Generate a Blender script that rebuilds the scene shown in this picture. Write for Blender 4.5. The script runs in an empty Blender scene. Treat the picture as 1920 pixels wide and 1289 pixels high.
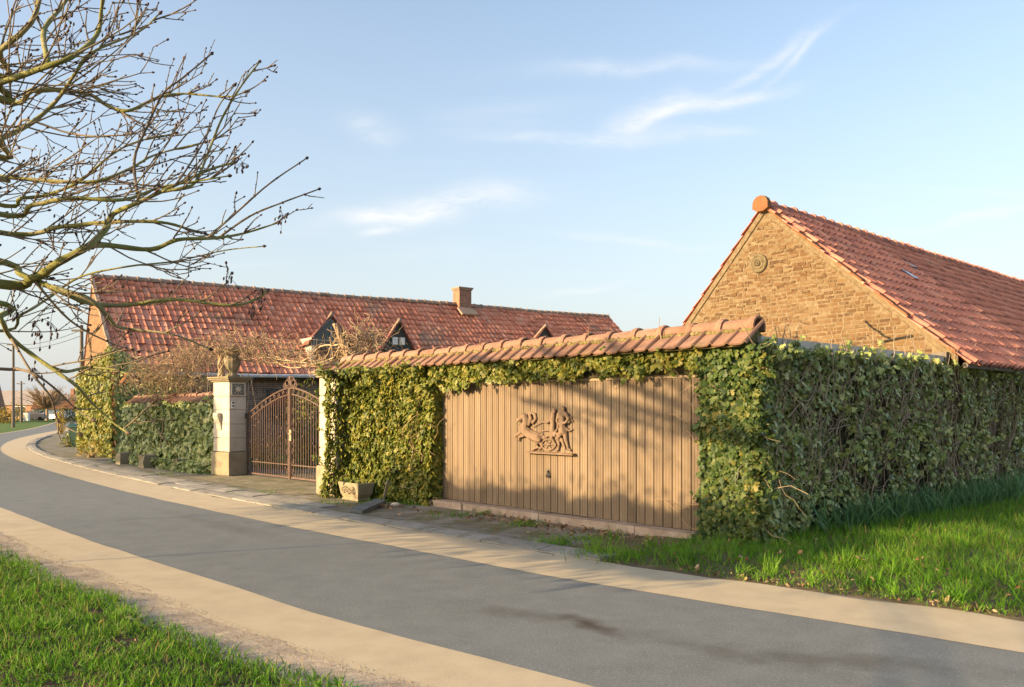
import bpy, math, random
import numpy as np
from mathutils import Vector, Matrix, noise as mnoise
R = math.radians
random.seed(7); rng = np.random.default_rng(7)
sc = bpy.context.scene
col = sc.collection

# ------------------------------------------------------------------ camera
CAMZ = 1.6; F = 1560.0; HZ = 769.0; CX = 960.0      # metres, focal length / horizon / centre in photo pixels
ZG = -0.06                                           # ground level
cd = bpy.data.cameras.new("camera"); cam = bpy.data.objects.new("camera", cd); col.objects.link(cam)
cd.sensor_fit = 'HORIZONTAL'; cd.sensor_width = 36.0; cd.lens = F/1920*36
cd.shift_y = (HZ-644.5)/1920; cd.clip_start = 0.05; cd.clip_end = 3000
cam.location = (0, 0, CAMZ); cam.rotation_euler = (R(90), 0, 0)
sc.camera = cam

# ------------------------------------------------------------------ sun and sky
SUN_AZ, SUN_EL = R(204), R(15)                       # direction TO the sun (angle from +X), elevation
to_sun = Vector((math.cos(SUN_EL)*math.cos(SUN_AZ), math.cos(SUN_EL)*math.sin(SUN_AZ), math.sin(SUN_EL)))
sd = bpy.data.lights.new("sun", 'SUN'); sd.energy = 5.0; sd.angle = R(0.7); sd.color = (1.0, 0.71, 0.38)
sun = bpy.data.objects.new("sun", sd); col.objects.link(sun)
sun.rotation_euler = (-to_sun).to_track_quat('-Z', 'Y').to_euler(); sun.location = (-30, -5, 15)
world = bpy.data.worlds.new("World"); sc.world = world; world.use_nodes = True
def build_world():
    nt = world.node_tree; N = nt.nodes; L = nt.links; N.clear()
    out = N.new('ShaderNodeOutputWorld'); bg = N.new('ShaderNodeBackground'); bg.inputs[1].default_value = 0.15
    sky = N.new('ShaderNodeTexSky'); sky.sky_type = 'NISHITA'; sky.sun_disc = False
    sky.sun_elevation = SUN_EL; sky.sun_rotation = math.pi/2 - SUN_AZ
    sky.air_density = 1.0; sky.dust_density = 3.2; sky.ozone_density = 1.0; sky.altitude = 20
    tc = N.new('ShaderNodeTexCoord'); sep = N.new('ShaderNodeSeparateXYZ'); L.new(tc.outputs['Generated'], sep.inputs[0])
    def math_(op, a, b=None, c=None, clamp=False):
        n = N.new('ShaderNodeMath'); n.operation = op; n.use_clamp = clamp
        for i, x in enumerate((a, b, c)):
            if x is None: continue
            if isinstance(x, (int, float)): n.inputs[i].default_value = x
            else: L.new(x, n.inputs[i])
        return n.outputs[0]
    z = math_('MAXIMUM', sep.outputs[2], 0.0); zz = math_('ADD', z, 0.12)
    u = math_('DIVIDE', sep.outputs[0], zz); v = math_('DIVIDE', sep.outputs[1], zz)
    # wisps: long streaks of warped noise on a high flat layer
    cmb = N.new('ShaderNodeCombineXYZ'); L.new(u, cmb.inputs[0]); L.new(v, cmb.inputs[1])
    mp = N.new('ShaderNodeMapping'); L.new(cmb.outputs[0], mp.inputs[0])
    mp.inputs['Location'].default_value = (3.1, 0.7, 0); mp.inputs['Rotation'].default_value = (0, 0, R(-32)); mp.inputs['Scale'].default_value = (0.55, 2.3, 1)
    n1 = N.new('ShaderNodeTexNoise'); n1.inputs['Scale'].default_value = 1.6; n1.inputs['Detail'].default_value = 4; n1.inputs['Roughness'].default_value = 0.62; n1.inputs['Distortion'].default_value = 0.9
    L.new(mp.outputs[0], n1.inputs['Vector'])
    n2 = N.new('ShaderNodeTexNoise'); n2.inputs['Scale'].default_value = 0.85; n2.inputs['Detail'].default_value = 2
    mp2 = N.new('ShaderNodeMapping'); mp2.inputs['Location'].default_value = CLOUD_OFF; L.new(cmb.outputs[0], mp2.inputs[0]); L.new(mp2.outputs[0], n2.inputs['Vector'])
    a = math_('MULTIPLY_ADD', n1.outputs[0], 3.6, -1.72, clamp=True)
    b = math_('MULTIPLY_ADD', n2.outputs[0], 5.0, -2.55, clamp=True)
    m = math_('MULTIPLY', math_('MULTIPLY', a, b), 0.35)
    # the cirrus in view: soft streaked patches placed by direction (centre, slant, half length, half height in photo pixels)
    yy = math_('MAXIMUM', sep.outputs[1], 0.02); ca = math_('DIVIDE', sep.outputs[0], yy); cb_ = math_('DIVIDE', sep.outputs[2], yy)
    cv = N.new('ShaderNodeCombineXYZ'); L.new(ca, cv.inputs[0]); L.new(cb_, cv.inputs[1])
    wn = N.new('ShaderNodeTexNoise'); wn.inputs['Scale'].default_value = 9.0; wn.inputs['Detail'].default_value = 3; L.new(cv.outputs[0], wn.inputs['Vector'])
    ws = N.new('ShaderNodeVectorMath'); ws.operation = 'MULTIPLY_ADD'; L.new(wn.outputs['Color'], ws.inputs[0]); ws.inputs[1].default_value = (.05, .035, 0); L.new(cv.outputs[0], ws.inputs[2])
    tot = None
    for k, (px, py, an, hl, hh, st) in enumerate(CIRRUS):
        mp_ = N.new('ShaderNodeMapping'); mp_.vector_type = 'TEXTURE'; L.new(ws.outputs[0], mp_.inputs[0])
        mp_.inputs['Location'].default_value = ((px-CX)/F+.025, (HZ-py)/F+.0175, 0); mp_.inputs['Rotation'].default_value = (0, 0, R(an)); mp_.inputs['Scale'].default_value = (hl/F, hh/F, 1)
        d = N.new('ShaderNodeVectorMath'); d.operation = 'DOT_PRODUCT'; L.new(mp_.outputs[0], d.inputs[0]); L.new(mp_.outputs[0], d.inputs[1])
        g_ = math_('POWER', 2.718, math_('MULTIPLY', d.outputs['Value'], -1.0))
        tot = g_ if tot is None else tot
        tot = math_('MULTIPLY', g_, st) if k == 0 else math_('MULTIPLY_ADD', g_, st, tot)
    nm = N.new('ShaderNodeMapping'); nm.inputs['Rotation'].default_value = (0, 0, R(-14)); nm.inputs['Scale'].default_value = (9, 30, 1); L.new(ws.outputs[0], nm.inputs[0])
    nn = N.new('ShaderNodeTexNoise'); nn.inputs['Scale'].default_value = 1.0; nn.inputs['Detail'].default_value = 6; nn.inputs['Roughness'].default_value = .66; L.new(nm.outputs[0], nn.inputs['Vector'])
    m = math_('MINIMUM', math_('ADD', m, math_('MULTIPLY', tot, math_('MULTIPLY_ADD', nn.outputs[0], 2.8, -.75, clamp=True))), .9)
    # thin veil that whitens the lower sky
    veil = math_('MULTIPLY', math_('POWER', math_('SUBTRACT', 1.0, z, clamp=True), 3.2), 0.82)
    vm = N.new('ShaderNodeMixRGB'); L.new(veil, vm.inputs[0]); L.new(sky.outputs[0], vm.inputs[1]); vm.inputs[2].default_value = VEIL_COL
    mix = N.new('ShaderNodeMixRGB'); L.new(m, mix.inputs[0]); L.new(vm.outputs[0], mix.inputs[1])
    mix.inputs[2].default_value = CLOUD_COL
    L.new(mix.outputs[0], bg.inputs[0]); L.new(bg.outputs[0], out.inputs[0])
CIRRUS = [(835,385,8,135,24,1.25), (735,402,2,95,13,.9), (715,432,6,38,8,.9), (1225,212,24,95,24,.75), (1345,192,12,130,12,.7), (1420,120,30,120,11,.55), (1500,98,38,85,9,.5), (1185,125,4,170,14,.5), (1060,255,-3,120,10,.5), (1290,250,0,120,14,.45), (705,238,-22,48,22,.5), (1190,450,-5,130,8,.4), (1815,404,12,130,10,.6), (1090,545,8,60,7,.45)]
CLOUD_OFF = (0.4, 1.3, 0.0); CLOUD_COL = (2.85, 2.9, 2.95, 1); VEIL_COL = (2.30, 2.36, 2.40, 1)
build_world()
vs = sc.view_settings
vs.view_transform = 'Standard'; vs.look = 'None'; vs.gamma = 1.0; vs.exposure = 1.24; vs.use_curve_mapping = False
sc.cycles.max_bounces = 6; sc.cycles.transparent_max_bounces = 8

# ------------------------------------------------------------------ frames of reference
O = np.array([2.41, 10.58]); UU = np.array([0.670, -0.743]); VV = np.array([0.743, 0.670])
def P(u, v, z=0.0):
    q = O + u*UU + v*VV
    return (q[0], q[1], z)
def UV(x, y):
    d = np.array([x, y]) - O
    return float(d @ UU), float(d @ VV)
def ground(px, py, z=ZG):
    Y = (CAMZ-z)*F/(py-HZ)
    return ((px-CX)/F*Y, Y)
def facade(px, py, v=0.0):                            # photo pixel -> (u, z) on the plane v
    k = (px-CX)/F; ox, oy = O + v*VV
    u = (k*oy-ox)/(UU[0]-k*UU[1]); Y = oy+u*UU[1]
    return u, CAMZ+(HZ-py)/F*Y
def at(px, py, Y): return ((px-CX)/F*Y, Y, CAMZ+(HZ-py)/F*Y)
def inframe(x, y, z=0.0, m=60):
    if y < 0.5: return False
    px = CX+x/y*F; py = HZ-(z-CAMZ)/y*F
    return -m < px < 1920+m and -m < py < 1289+m

# ------------------------------------------------------------------ materials
MATS = {}
def material(name, cols, scale=6.0, detail=5.0, rough=0.85, k=0.35, bump=0.3, bscale=60.0, bdist=0.01, spec=0.3,
             spots=None, stretch=None, transl=0.0, metal=0.0, spots2=None, contrast=1.0, coat=0.0):
    """colour ramp over world-space noise mixed with a random value per piece; optional spots of a second colour; bump"""
    m = bpy.data.materials.new(name); m.use_nodes = True; nt = m.node_tree; N = nt.nodes; L = nt.links
    bs = N['Principled BSDF']; bs.inputs['Roughness'].default_value = rough; bs.inputs['Specular IOR Level'].default_value = spec
    bs.inputs['Metallic'].default_value = metal
    if coat: bs.inputs['Coat Weight'].default_value = coat; bs.inputs['Coat Roughness'].default_value = 0.35
    geo = N.new('ShaderNodeNewGeometry'); src = geo.outputs['Position']
    if stretch:
        mp = N.new('ShaderNodeMapping'); mp.inputs['Scale'].default_value = stretch[:3]
        if len(stretch) > 3: mp.inputs['Rotation'].default_value = (0, 0, stretch[3]); mp.vector_type = 'TEXTURE'; mp.inputs['Scale'].default_value = tuple(1/s for s in stretch[:3])
        L.new(src, mp.inputs[0]); nsrc = mp.outputs[0]
    else: nsrc = src
    def noise(s, d, ro=0.6, v=None):
        n = N.new('ShaderNodeTexNoise'); n.inputs['Scale'].default_value = s; n.inputs['Detail'].default_value = d; n.inputs['Roughness'].default_value = ro
        L.new(v or nsrc, n.inputs['Vector']); return n.outputs[0]
    def mth(op, a, b, clamp=False):
        n = N.new('ShaderNodeMath'); n.operation = op; n.use_clamp = clamp
        for i, x in enumerate((a, b)):
            if isinstance(x, (int, float)): n.inputs[i].default_value = x
            else: L.new(x, n.inputs[i])
        return n.outputs[0]
    oi = N.new('ShaderNodeObjectInfo'); at_ = N.new('ShaderNodeAttribute'); at_.attribute_name = 'rnd'
    rnd = mth('FRACT', mth('ADD', oi.outputs['Random'], at_.outputs['Fac']), 0.0)
    nz = mth('ADD', mth('MULTIPLY', mth('SUBTRACT', noise(scale, detail), 0.5), 1.9*contrast), 0.5, True)
    t = mth('ADD', mth('MULTIPLY', nz, 1-k), mth('MULTIPLY', rnd, k))
    rp = N.new('ShaderNodeValToRGB'); L.new(t, rp.inputs[0]); e = rp.color_ramp.elements
    n = len(cols)
    for i, c in enumerate(cols):
        pos = 0.12+0.76*i/max(1, n-1)
        el = e[i] if i < 2 else e.new(pos)
        el.position = pos; el.color = (*c, 1)
    c_out = rp.outputs[0]
    for j, sp in enumerate((spots, spots2)):
        if not sp: continue
        sc_, th, scol, amt = sp
        s = mth('MULTIPLY', mth('MULTIPLY', mth('SUBTRACT', noise(sc_, 4.0, 0.65, src), th), 9.0, True), amt)
        mx = N.new('ShaderNodeMixRGB'); L.new(s, mx.inputs[0]); L.new(c_out, mx.inputs[1]); mx.inputs[2].default_value = (*scol, 1); c_out = mx.outputs[0]
    L.new(c_out, bs.inputs['Base Color'])
    if bump:
        b = N.new('ShaderNodeBump'); b.inputs['Strength'].default_value = bump; b.inputs['Distance'].default_value = bdist
        L.new(noise(bscale, 6.0, 0.65), b.inputs['Height']); L.new(b.outputs[0], bs.inputs['Normal'])
    if transl:
        tr = N.new('ShaderNodeBsdfTranslucent'); L.new(c_out, tr.inputs[0]); ms = N.new('ShaderNodeMixShader'); ms.inputs[0].default_value = transl
        L.new(bs.outputs[0], ms.inputs[1]); L.new(tr.outputs[0], ms.inputs[2]); L.new(ms.outputs[0], N['Material Output'].inputs[0])
    MATS[name] = m
    return m
M = material
m_asphalt = M('asphalt', [(.130,.142,.143), (.148,.161,.162), (.166,.180,.181)], 3.5, 15, .85, 0, .9, 120, .006, spots=(60, .57, (.065,.068,.07), .55), spots2=(48, .55, (.26,.275,.285), .6))
m_buff = M('buff_strip', [(.39,.325,.225), (.43,.362,.252), (.47,.398,.28)], 3.0, 14, .9, 0, .6, 90, .005, spots2=(50,.60,(.36,.30,.23),.6), spots=(.9, .62, (.37,.34,.29), .4))
m_dirt = M('gravel_dirt', [(.27,.225,.175), (.37,.31,.24), (.47,.40,.31)], 5.0, 14, .95, 0, .8, 70, .012, spots=(38, .55, (.15,.125,.09), .75), spots2=(1.6,.55,(.46,.385,.29),.7))
m_pave = M('old_paving', [(.10,.09,.062), (.17,.155,.125), (.25,.235,.205)], 2.4, 9, .95, .12, .6, 45, .012, spots=(1.8, .50, (.085,.095,.03), .8), spots2=(2.6,.56,(.20,.16,.06),.6))
m_slab = M('concrete_slab', [(.17,.16,.135), (.25,.235,.205), (.34,.32,.28)], 3.5, 8, .92, .3, .5, 60, .006, spots=(3.0, .58, (.11,.105,.05), .7))
m_earth = M('earth', [(.07,.052,.03), (.11,.085,.05), (.15,.12,.07)], 4, 8, .95, 0, .8, 30, .02)
m_lawn = M('lawn', [(.05,.09,.015), (.07,.13,.02), (.10,.16,.03)], 1.2, 8, .95, 0, .8, 30, .03)
m_gravel = M('driveway_gravel', [(.13,.12,.07), (.21,.18,.11), (.30,.26,.18)], 3, 9, .95, 0, .7, 60, .012, spots=(2.2,.53,(.12,.12,.035),.75))
m_door = M('door_boards', [(.105,.075,.048), (.165,.118,.074), (.205,.15,.096), (.245,.18,.12)], 3.2, 9, .62, .34, .25, 90, .002, spec=.3, stretch=(1,1,.12), spots=(2.5, .63, (.13,.09,.055), .45))
m_groove = M('door_back', [(.05,.034,.02), (.07,.045,.028)], 5, 3, .9)
m_trim = M('weathered_trim', [(.30,.22,.14), (.42,.32,.21)], 8, 5, .85, .2)
m_relief = M('terracotta_relief', [(.15,.098,.062), (.195,.13,.083), (.235,.16,.108)], 9, 5, .7, 0, .25, 60, .004)
m_black = M('black_iron', [(.012,.011,.01), (.03,.025,.02)], 20, 3, .5, spec=.5)
m_thresh = M('worn_concrete', [(.19,.15,.115), (.33,.25,.19), (.44,.35,.28)], 5, 9, .92, .2, .6, 45, .012, spots=(4, .60, (.10,.075,.05), .8))
m_conc = M('concrete_beam', [(.42,.395,.33), (.56,.53,.46), (.66,.63,.56)], 4, 8, .9, .1, .4, 60, .006, stretch=(1,1,.35), spots=(3.5,.58,(.24,.23,.18),.7))
m_brick = M('ochre_brick', [(.075,.043,.022), (.105,.058,.027), (.13,.073,.033), (.15,.09,.042), (.17,.115,.062)], 9, 9, .93, .72, .8, 50, .012, spots=(3.1, .62, (.17,.105,.022), .7), spots2=(11,.49,(.165,.118,.066),.75))
m_mortar = M('lime_mortar', [(.14,.10,.055), (.185,.138,.08), (.235,.182,.112)], 13, 10, .95, 0, .9, 45, .02, spots=(7.0,.57,(.10,.06,.03),.7))
m_tilebarn = M('red_pantile', [(.24,.11,.085), (.42,.165,.115), (.51,.21,.145), (.54,.27,.19)], 2.3, 6, .85, .45, .3, 60, .004, spots=(1.7,.60,(.27,.20,.165),.7))
m_tilehouse = M('weathered_red_tile', [(.31,.12,.075), (.51,.19,.115), (.59,.235,.145), (.59,.31,.215)], 1.1, 6, .88, .5, .3, 50, .004, spots=(.42,.54,(.28,.205,.15),.7), spots2=(3.0,.63,(.18,.14,.12),.7))
m_ridgegrey = M('mossy_ridge_tile', [(.18,.15,.12), (.30,.22,.165), (.38,.25,.18)], 3, 6, .9, .4, .4, 50)
m_cope = M('terracotta_coping', [(.19,.10,.064), (.255,.145,.098), (.31,.19,.135)], 3.2, 7, .85, .35, .4, 70, .004, spots=(4.0,.58,(.22,.17,.075),.65), spots2=(14,.62,(.08,.058,.035),.7))
m_moss = M('moss_mortar', [(.10,.09,.035), (.20,.165,.06), (.30,.25,.12)], 9, 6, .95, .2, .9, 50, .02)
m_stone = M('cream_limestone', [(.37,.325,.25), (.47,.42,.335), (.55,.50,.415)], 2.6, 8, .85, .25, .35, 60, .005, spots=(2.4,.62,(.42,.34,.22),.5))
m_stonebase = M('stained_limestone', [(.17,.135,.08), (.26,.215,.14), (.34,.295,.21)], 3.5, 8, .9, .2, .4, 50, .006, spots=(3.5,.55,(.17,.16,.07),.7))
m_urn = M('mossy_urn_stone', [(.14,.115,.065), (.25,.21,.135), (.36,.315,.23)], 7, 7, .9, .2, .6, 40, .01)
m_plaque = M('grey_lead', [(.075,.085,.072), (.15,.16,.14), (.24,.24,.21)], 16, 6, .8, 0, .6, 50, .008)
m_iron = M('rusty_iron', [(.06,.036,.028), (.10,.06,.045), (.15,.095,.07)], 14, 5, .7, .3, .3, 90, .002, spec=.4)
m_ironwarm = m_iron
m_twig = M('vine_twig', [(.20,.135,.075), (.33,.235,.14), (.44,.33,.20)], 5, 4, .9, .6, .4, 60, .006)
m_twigdark = M('brown_ivy_stem', [(.17,.125,.08), (.29,.22,.15), (.40,.32,.23)], 6, 4, .9, .6, 0)
m_bark = M('mossy_bark', [(.12,.12,.034), (.19,.19,.055), (.25,.23,.105), (.32,.27,.19)], 3.5, 6, .95, .25, .7, 45, .012)
m_twigtree = M('ash_twig', [(.11,.08,.053), (.18,.138,.09), (.25,.205,.125)], 3, 4, .85, .6, 0)
m_bud = M('dark_bud', [(.035,.02,.018), (.075,.04,.033), (.12,.07,.05)], 8, 3, .7, .6, 0)
LEAF_G = [(.055,.08,.012), (.105,.138,.020), (.155,.182,.026), (.215,.212,.032), (.29,.235,.038)]
LEAF_D = [(.075,.10,.026), (.165,.215,.058), (.25,.31,.085), (.35,.39,.125), (.48,.45,.18)]
m_ivy = M('ivy_leaf', LEAF_G, 1.7, 4, .5, .72, 0, spec=.35, transl=.25)
m_ivymid = M('green_ivy_leaf', [(.018,.036,.010), (.042,.078,.018), (.068,.112,.024), (.105,.14,.03), (.22,.19,.04)], 1.4, 4, .5, .65, 0, spec=.3, transl=.2)  # darker leaf tone: branch shade on the corner ivy put into the colour
m_ivyshade = M('shade_lifted_ivy_leaf', LEAF_D, 1.5, 4, .4, .72, 0, spec=.5, transl=.15)  # ivy on shaded faces: leaf colour lightened to make up for weak light
m_strap = M('strap_leaf', [(.065,.15,.055), (.095,.20,.07), (.15,.26,.10)], 1.5, 4, .5, .6, 0, spec=.4, transl=.25)
m_grass = M('grass_blade', [(.048,.13,.008), (.085,.22,.012), (.13,.29,.017), (.20,.33,.032)], .9, 4, .6, .55, 0, spec=.3, transl=.35)
m_grassdry = M('dry_grass', [(.16,.14,.04), (.27,.22,.07), (.34,.29,.12)], 2, 3, .8, .6, 0, transl=.3)
m_deadleaf = M('dead_leaf', [(.09,.05,.025), (.19,.10,.05), (.30,.18,.09), (.37,.27,.16)], 3, 3, .85, .8, 0)
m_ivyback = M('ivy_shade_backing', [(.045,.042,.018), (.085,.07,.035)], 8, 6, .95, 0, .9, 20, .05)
m_wallbrick = None
m_gutter = M('zinc_gutter', [(.42,.43,.44), (.52,.53,.54)], 5, 3, .45, .1, 0, spec=.5)
m_glassdark = M('dark_window_glass', [(.012,.018,.02), (.03,.04,.045)], 2, 2, .06, 0, 0, spec=.6)
m_greenboard = M('dark_green_board', [(.045,.055,.05), (.065,.075,.068)], 6, 4, .7, .2)
m_paintgrey = M('grey_paint', [(.27,.27,.25), (.36,.36,.34)], 6, 4, .7, .1)
m_white = M('white_paint', [(.70,.70,.68), (.80,.80,.78)], 6, 3, .6, .1, 0)
m_carpaint = M('white_car_paint', [(.72,.73,.75), (.80,.81,.82)], 2, 2, .25, 0, 0, spec=.6)
m_cargrey = M('silver_car_paint', [(.42,.44,.47), (.5,.52,.55)], 2, 2, .25, 0, 0, spec=.6)
m_rubber = M('tyre_rubber', [(.012,.012,.012), (.025,.025,.025)], 9, 2, .9, 0, 0)
m_bin = M('green_bin_plastic', [(.006,.038,.026), (.01,.055,.036)], 3, 3, .45, 0, 0, spec=.5)
m_woodpole = M('grey_pole_wood', [(.12,.10,.08), (.19,.16,.13)], 6, 5, .9, 0, .3, stretch=(4,4,.4))
m_plank = M('slate_board', [(.10,.11,.115), (.16,.175,.18)], 6, 5, .7, 0, .3)
m_farbrick = M('far_brick', [(.26,.13,.08), (.36,.20,.13)], 3, 6, .9, .2, .3)
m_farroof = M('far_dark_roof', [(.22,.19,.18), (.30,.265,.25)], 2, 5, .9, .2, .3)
m_mustard = M('yellow_bush_leaf', [(.22,.16,.03), (.36,.26,.05), (.45,.33,.08)], 2, 4, .7, .7, 0, transl=.3)
m_farbush = M('far_hedge_leaf', [(.03,.045,.02), (.05,.07,.03), (.08,.09,.04)], 2, 4, .8, .7, 0)
m_soil = M('bare_soil', [(.035,.022,.014), (.07,.045,.03), (.11,.075,.05)], 9, 6, .95, .5, .8, 40, .02)

def add_stain(m, x, y, ang, sx, sy, colr, amt):
    nt = m.node_tree; N = nt.nodes; L = nt.links; bs = N['Principled BSDF']; src = bs.inputs['Base Color'].links[0].from_socket
    geo = N.new('ShaderNodeNewGeometry'); mp = N.new('ShaderNodeMapping'); mp.vector_type = 'TEXTURE'; mp.inputs['Location'].default_value = (x, y, ZG); mp.inputs['Rotation'].default_value = (0, 0, ang); mp.inputs['Scale'].default_value = (sx, sy, 1)
    nz = N.new('ShaderNodeTexNoise'); nz.inputs['Scale'].default_value = 5; nz.inputs['Detail'].default_value = 6; L.new(geo.outputs['Position'], nz.inputs['Vector'])
    L.new(geo.outputs['Position'], mp.inputs[0]); d = N.new('ShaderNodeVectorMath'); d.operation = 'LENGTH'; L.new(mp.outputs[0], d.inputs[0])
    a = N.new('ShaderNodeMath'); a.operation = 'MULTIPLY_ADD'; L.new(nz.outputs[0], a.inputs[0]); a.inputs[1].default_value = 1.6; a.inputs[2].default_value = .25
    b = N.new('ShaderNodeMath'); b.operation = 'SUBTRACT'; b.use_clamp = True; L.new(a.outputs[0], b.inputs[0]); L.new(d.outputs['Value'], b.inputs[1])
    c = N.new('ShaderNodeMath'); c.operation = 'MULTIPLY'; c.use_clamp = True; L.new(b.outputs[0], c.inputs[0]); c.inputs[1].default_value = amt
    mx = N.new('ShaderNodeMixRGB'); L.new(c.outputs[0], mx.inputs[0]); L.new(src, mx.inputs[1]); mx.inputs[2].default_value = (*colr, 1); L.new(mx.outputs[0], bs.inputs['Base Color'])
def brick_wall_material(name, c1, c2, mortar, scale, dirn):
    """brickwork too far away to build brick by brick; dirn = horizontal direction of the wall"""
    m = bpy.data.materials.new(name); m.use_nodes = True; nt = m.node_tree; N = nt.nodes; L = nt.links
    bs = N['Principled BSDF']; bs.inputs['Roughness'].default_value = .92
    geo = N.new('ShaderNodeNewGeometry'); dot = N.new('ShaderNodeVectorMath'); dot.operation = 'DOT_PRODUCT'
    L.new(geo.outputs['Position'], dot.inputs[0]); dot.inputs[1].default_value = (dirn[0], dirn[1], 0)
    sep = N.new('ShaderNodeSeparateXYZ'); L.new(geo.outputs['Position'], sep.inputs[0])
    cb = N.new('ShaderNodeCombineXYZ'); L.new(dot.outputs['Value'], cb.inputs[0]); L.new(sep.outputs[2], cb.inputs[1])
    bt = N.new('ShaderNodeTexBrick'); L.new(cb.outputs[0], bt.inputs['Vector'])
    bt.inputs['Color1'].default_value = (*c1, 1); bt.inputs['Color2'].default_value = (*c2, 1); bt.inputs['Mortar'].default_value = (*mortar, 1)
    bt.inputs['Scale'].default_value = scale; bt.inputs['Mortar Size'].default_value = .03; bt.inputs['Brick Width'].default_value = .95; bt.inputs['Row Height'].default_value = .32; bt.inputs['Bias'].default_value = -.1
    nz = N.new('ShaderNodeTexNoise'); nz.inputs['Scale'].default_value = 7; nz.inputs['Detail'].default_value = 6; L.new(geo.outputs['Position'], nz.inputs['Vector'])
    mx = N.new('ShaderNodeMixRGB'); mx.blend_type = 'OVERLAY'; mx.inputs[0].default_value = .6; L.new(bt.outputs[0], mx.inputs[1]); L.new(nz.outputs[0], mx.inputs[2])
    L.new(mx.outputs[0], bs.inputs['Base Color'])
    b = N.new('ShaderNodeBump'); b.inputs['Strength'].default_value = .5; b.inputs['Distance'].default_value = .012; b.invert = True
    L.new(bt.outputs['Fac'], b.inputs['Height']); L.new(b.outputs[0], bs.inputs['Normal'])
    return m

# ------------------------------------------------------------------ mesh helpers
def tag(o, label, cat, group=None):
    o['label'] = label; o['category'] = cat
    if group: o['group'] = group
    return o
def link(name, me, mat=None, parent=None):
    o = bpy.data.objects.new(name, me); col.objects.link(o)
    if mat is not None and me is not None and not me.materials: me.materials.append(mat)
    if parent is not None: o.parent = parent
    return o
def thing(name, label, cat, loc=(0, 0, 0), group=None):
    """an Empty at the thing's base; children keep world coordinates through the inverse matrix"""
    o = bpy.data.objects.new(name, None); col.objects.link(o); o.location = loc; o.empty_display_size = .2
    return tag(o, label, cat, group)
def part(name, me, mat, parent, world=True):
    o = link(name, me, mat, parent)
    if world: o.matrix_parent_inverse = world_of(parent).inverted()
    return o
def world_of(o):
    m = o.matrix_basis.copy() if o.parent is None else world_of(o.parent) @ o.matrix_parent_inverse @ o.matrix_basis
    return m
def struct(o): o['kind'] = 'structure'; return o
def stuff(o): o['kind'] = 'stuff'; return o

class MB:
    def __init__(s): s.v = []; s.f = []; s.r = []
    def add(s, V, Fc, rnd=0.0):
        n = len(s.v); s.v.extend([tuple(map(float, p)) for p in V]); s.f.extend([tuple(int(i)+n for i in f) for f in Fc]); s.r.extend([rnd]*len(Fc)); return s
    def box(s, c, ax, h, rnd=0.0, jit=0.0):
        """centre c, three unit axes ax, half sizes h"""
        c = np.array(c, float); A = [np.array(a, float)*k for a, k in zip(ax, h)]
        V = []
        for sx in (-1, 1):
            for sy in (-1, 1):
                for sz in (-1, 1):
                    p = c+sx*A[0]+sy*A[1]+sz*A[2]
                    if jit: p = p+rng.normal(0, jit, 3)
                    V.append(p)
        return s.add(V, [(0,1,3,2), (4,6,7,5), (0,4,5,1), (2,3,7,6), (0,2,6,4), (1,5,7,3)], rnd)
    def tube(s, pts, rad, sides=6, rnd=0.0, cap=True):
        V, Fc = tube_geo(pts, rad, sides, cap); return s.add(V, Fc, rnd)
    def build(s, name, smooth=False):
        me = bpy.data.meshes.new(name); me.from_pydata(s.v, [], s.f)
        if any(s.r):
            a = me.attributes.new('rnd', 'FLOAT', 'FACE'); a.data.foreach_set('value', s.r)
        if smooth: me.polygons.foreach_set('use_smooth', [True]*len(me.polygons))
        me.update(); return me
UX = ((1,0,0), (0,1,0), (0,0,1))
FAX = (tuple([*UU, 0]), tuple([*VV, 0]), (0, 0, 1))   # facade axes

def tube_geo(pts, rad, sides=6, cap=True):
    pts = [np.array(p, float) for p in pts]; n = len(pts)
    if np.isscalar(rad): rad = [rad]*n
    V = []; Fc = []
    t0 = pts[1]-pts[0]; t0 /= (np.linalg.norm(t0)+1e-9)
    ref = np.array([0, 0, 1.]) if abs(t0[2]) < .9 else np.array([1., 0, 0])
    a = np.cross(t0, ref); a /= np.linalg.norm(a)
    for i in range(n):
        t = pts[min(i+1, n-1)]-pts[max(i-1, 0)]; t /= (np.linalg.norm(t)+1e-9)
        a = a-t*(a@t); a /= (np.linalg.norm(a)+1e-9); b = np.cross(t, a)
        for k in range(sides):
            w = 2*math.pi*k/sides
            V.append(pts[i]+rad[i]*(math.cos(w)*a+math.sin(w)*b))
    for i in range(n-1):
        for k in range(sides):
            k2 = (k+1) % sides
            Fc.append((i*sides+k, i*sides+k2, (i+1)*sides+k2, (i+1)*sides+k))
    if cap:
        Fc.append(tuple(range(sides-1, -1, -1))); Fc.append(tuple((n-1)*sides+k for k in range(sides)))
    return V, Fc
def catmull(pts, n=5):
    pts = [np.array(p, float) for p in pts]; out = []
    q = [2*pts[0]-pts[1]]+pts+[2*pts[-1]-pts[-2]]
    for i in range(1, len(q)-2):
        for k in range(n):
            t = k/n
            out.append(.5*((2*q[i])+(-q[i-1]+q[i+1])*t+(2*q[i-1]-5*q[i]+4*q[i+1]-q[i+2])*t*t+(-q[i-1]+3*q[i]-3*q[i+1]+q[i+2])*t**3))
    out.append(pts[-1]); return out
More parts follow.
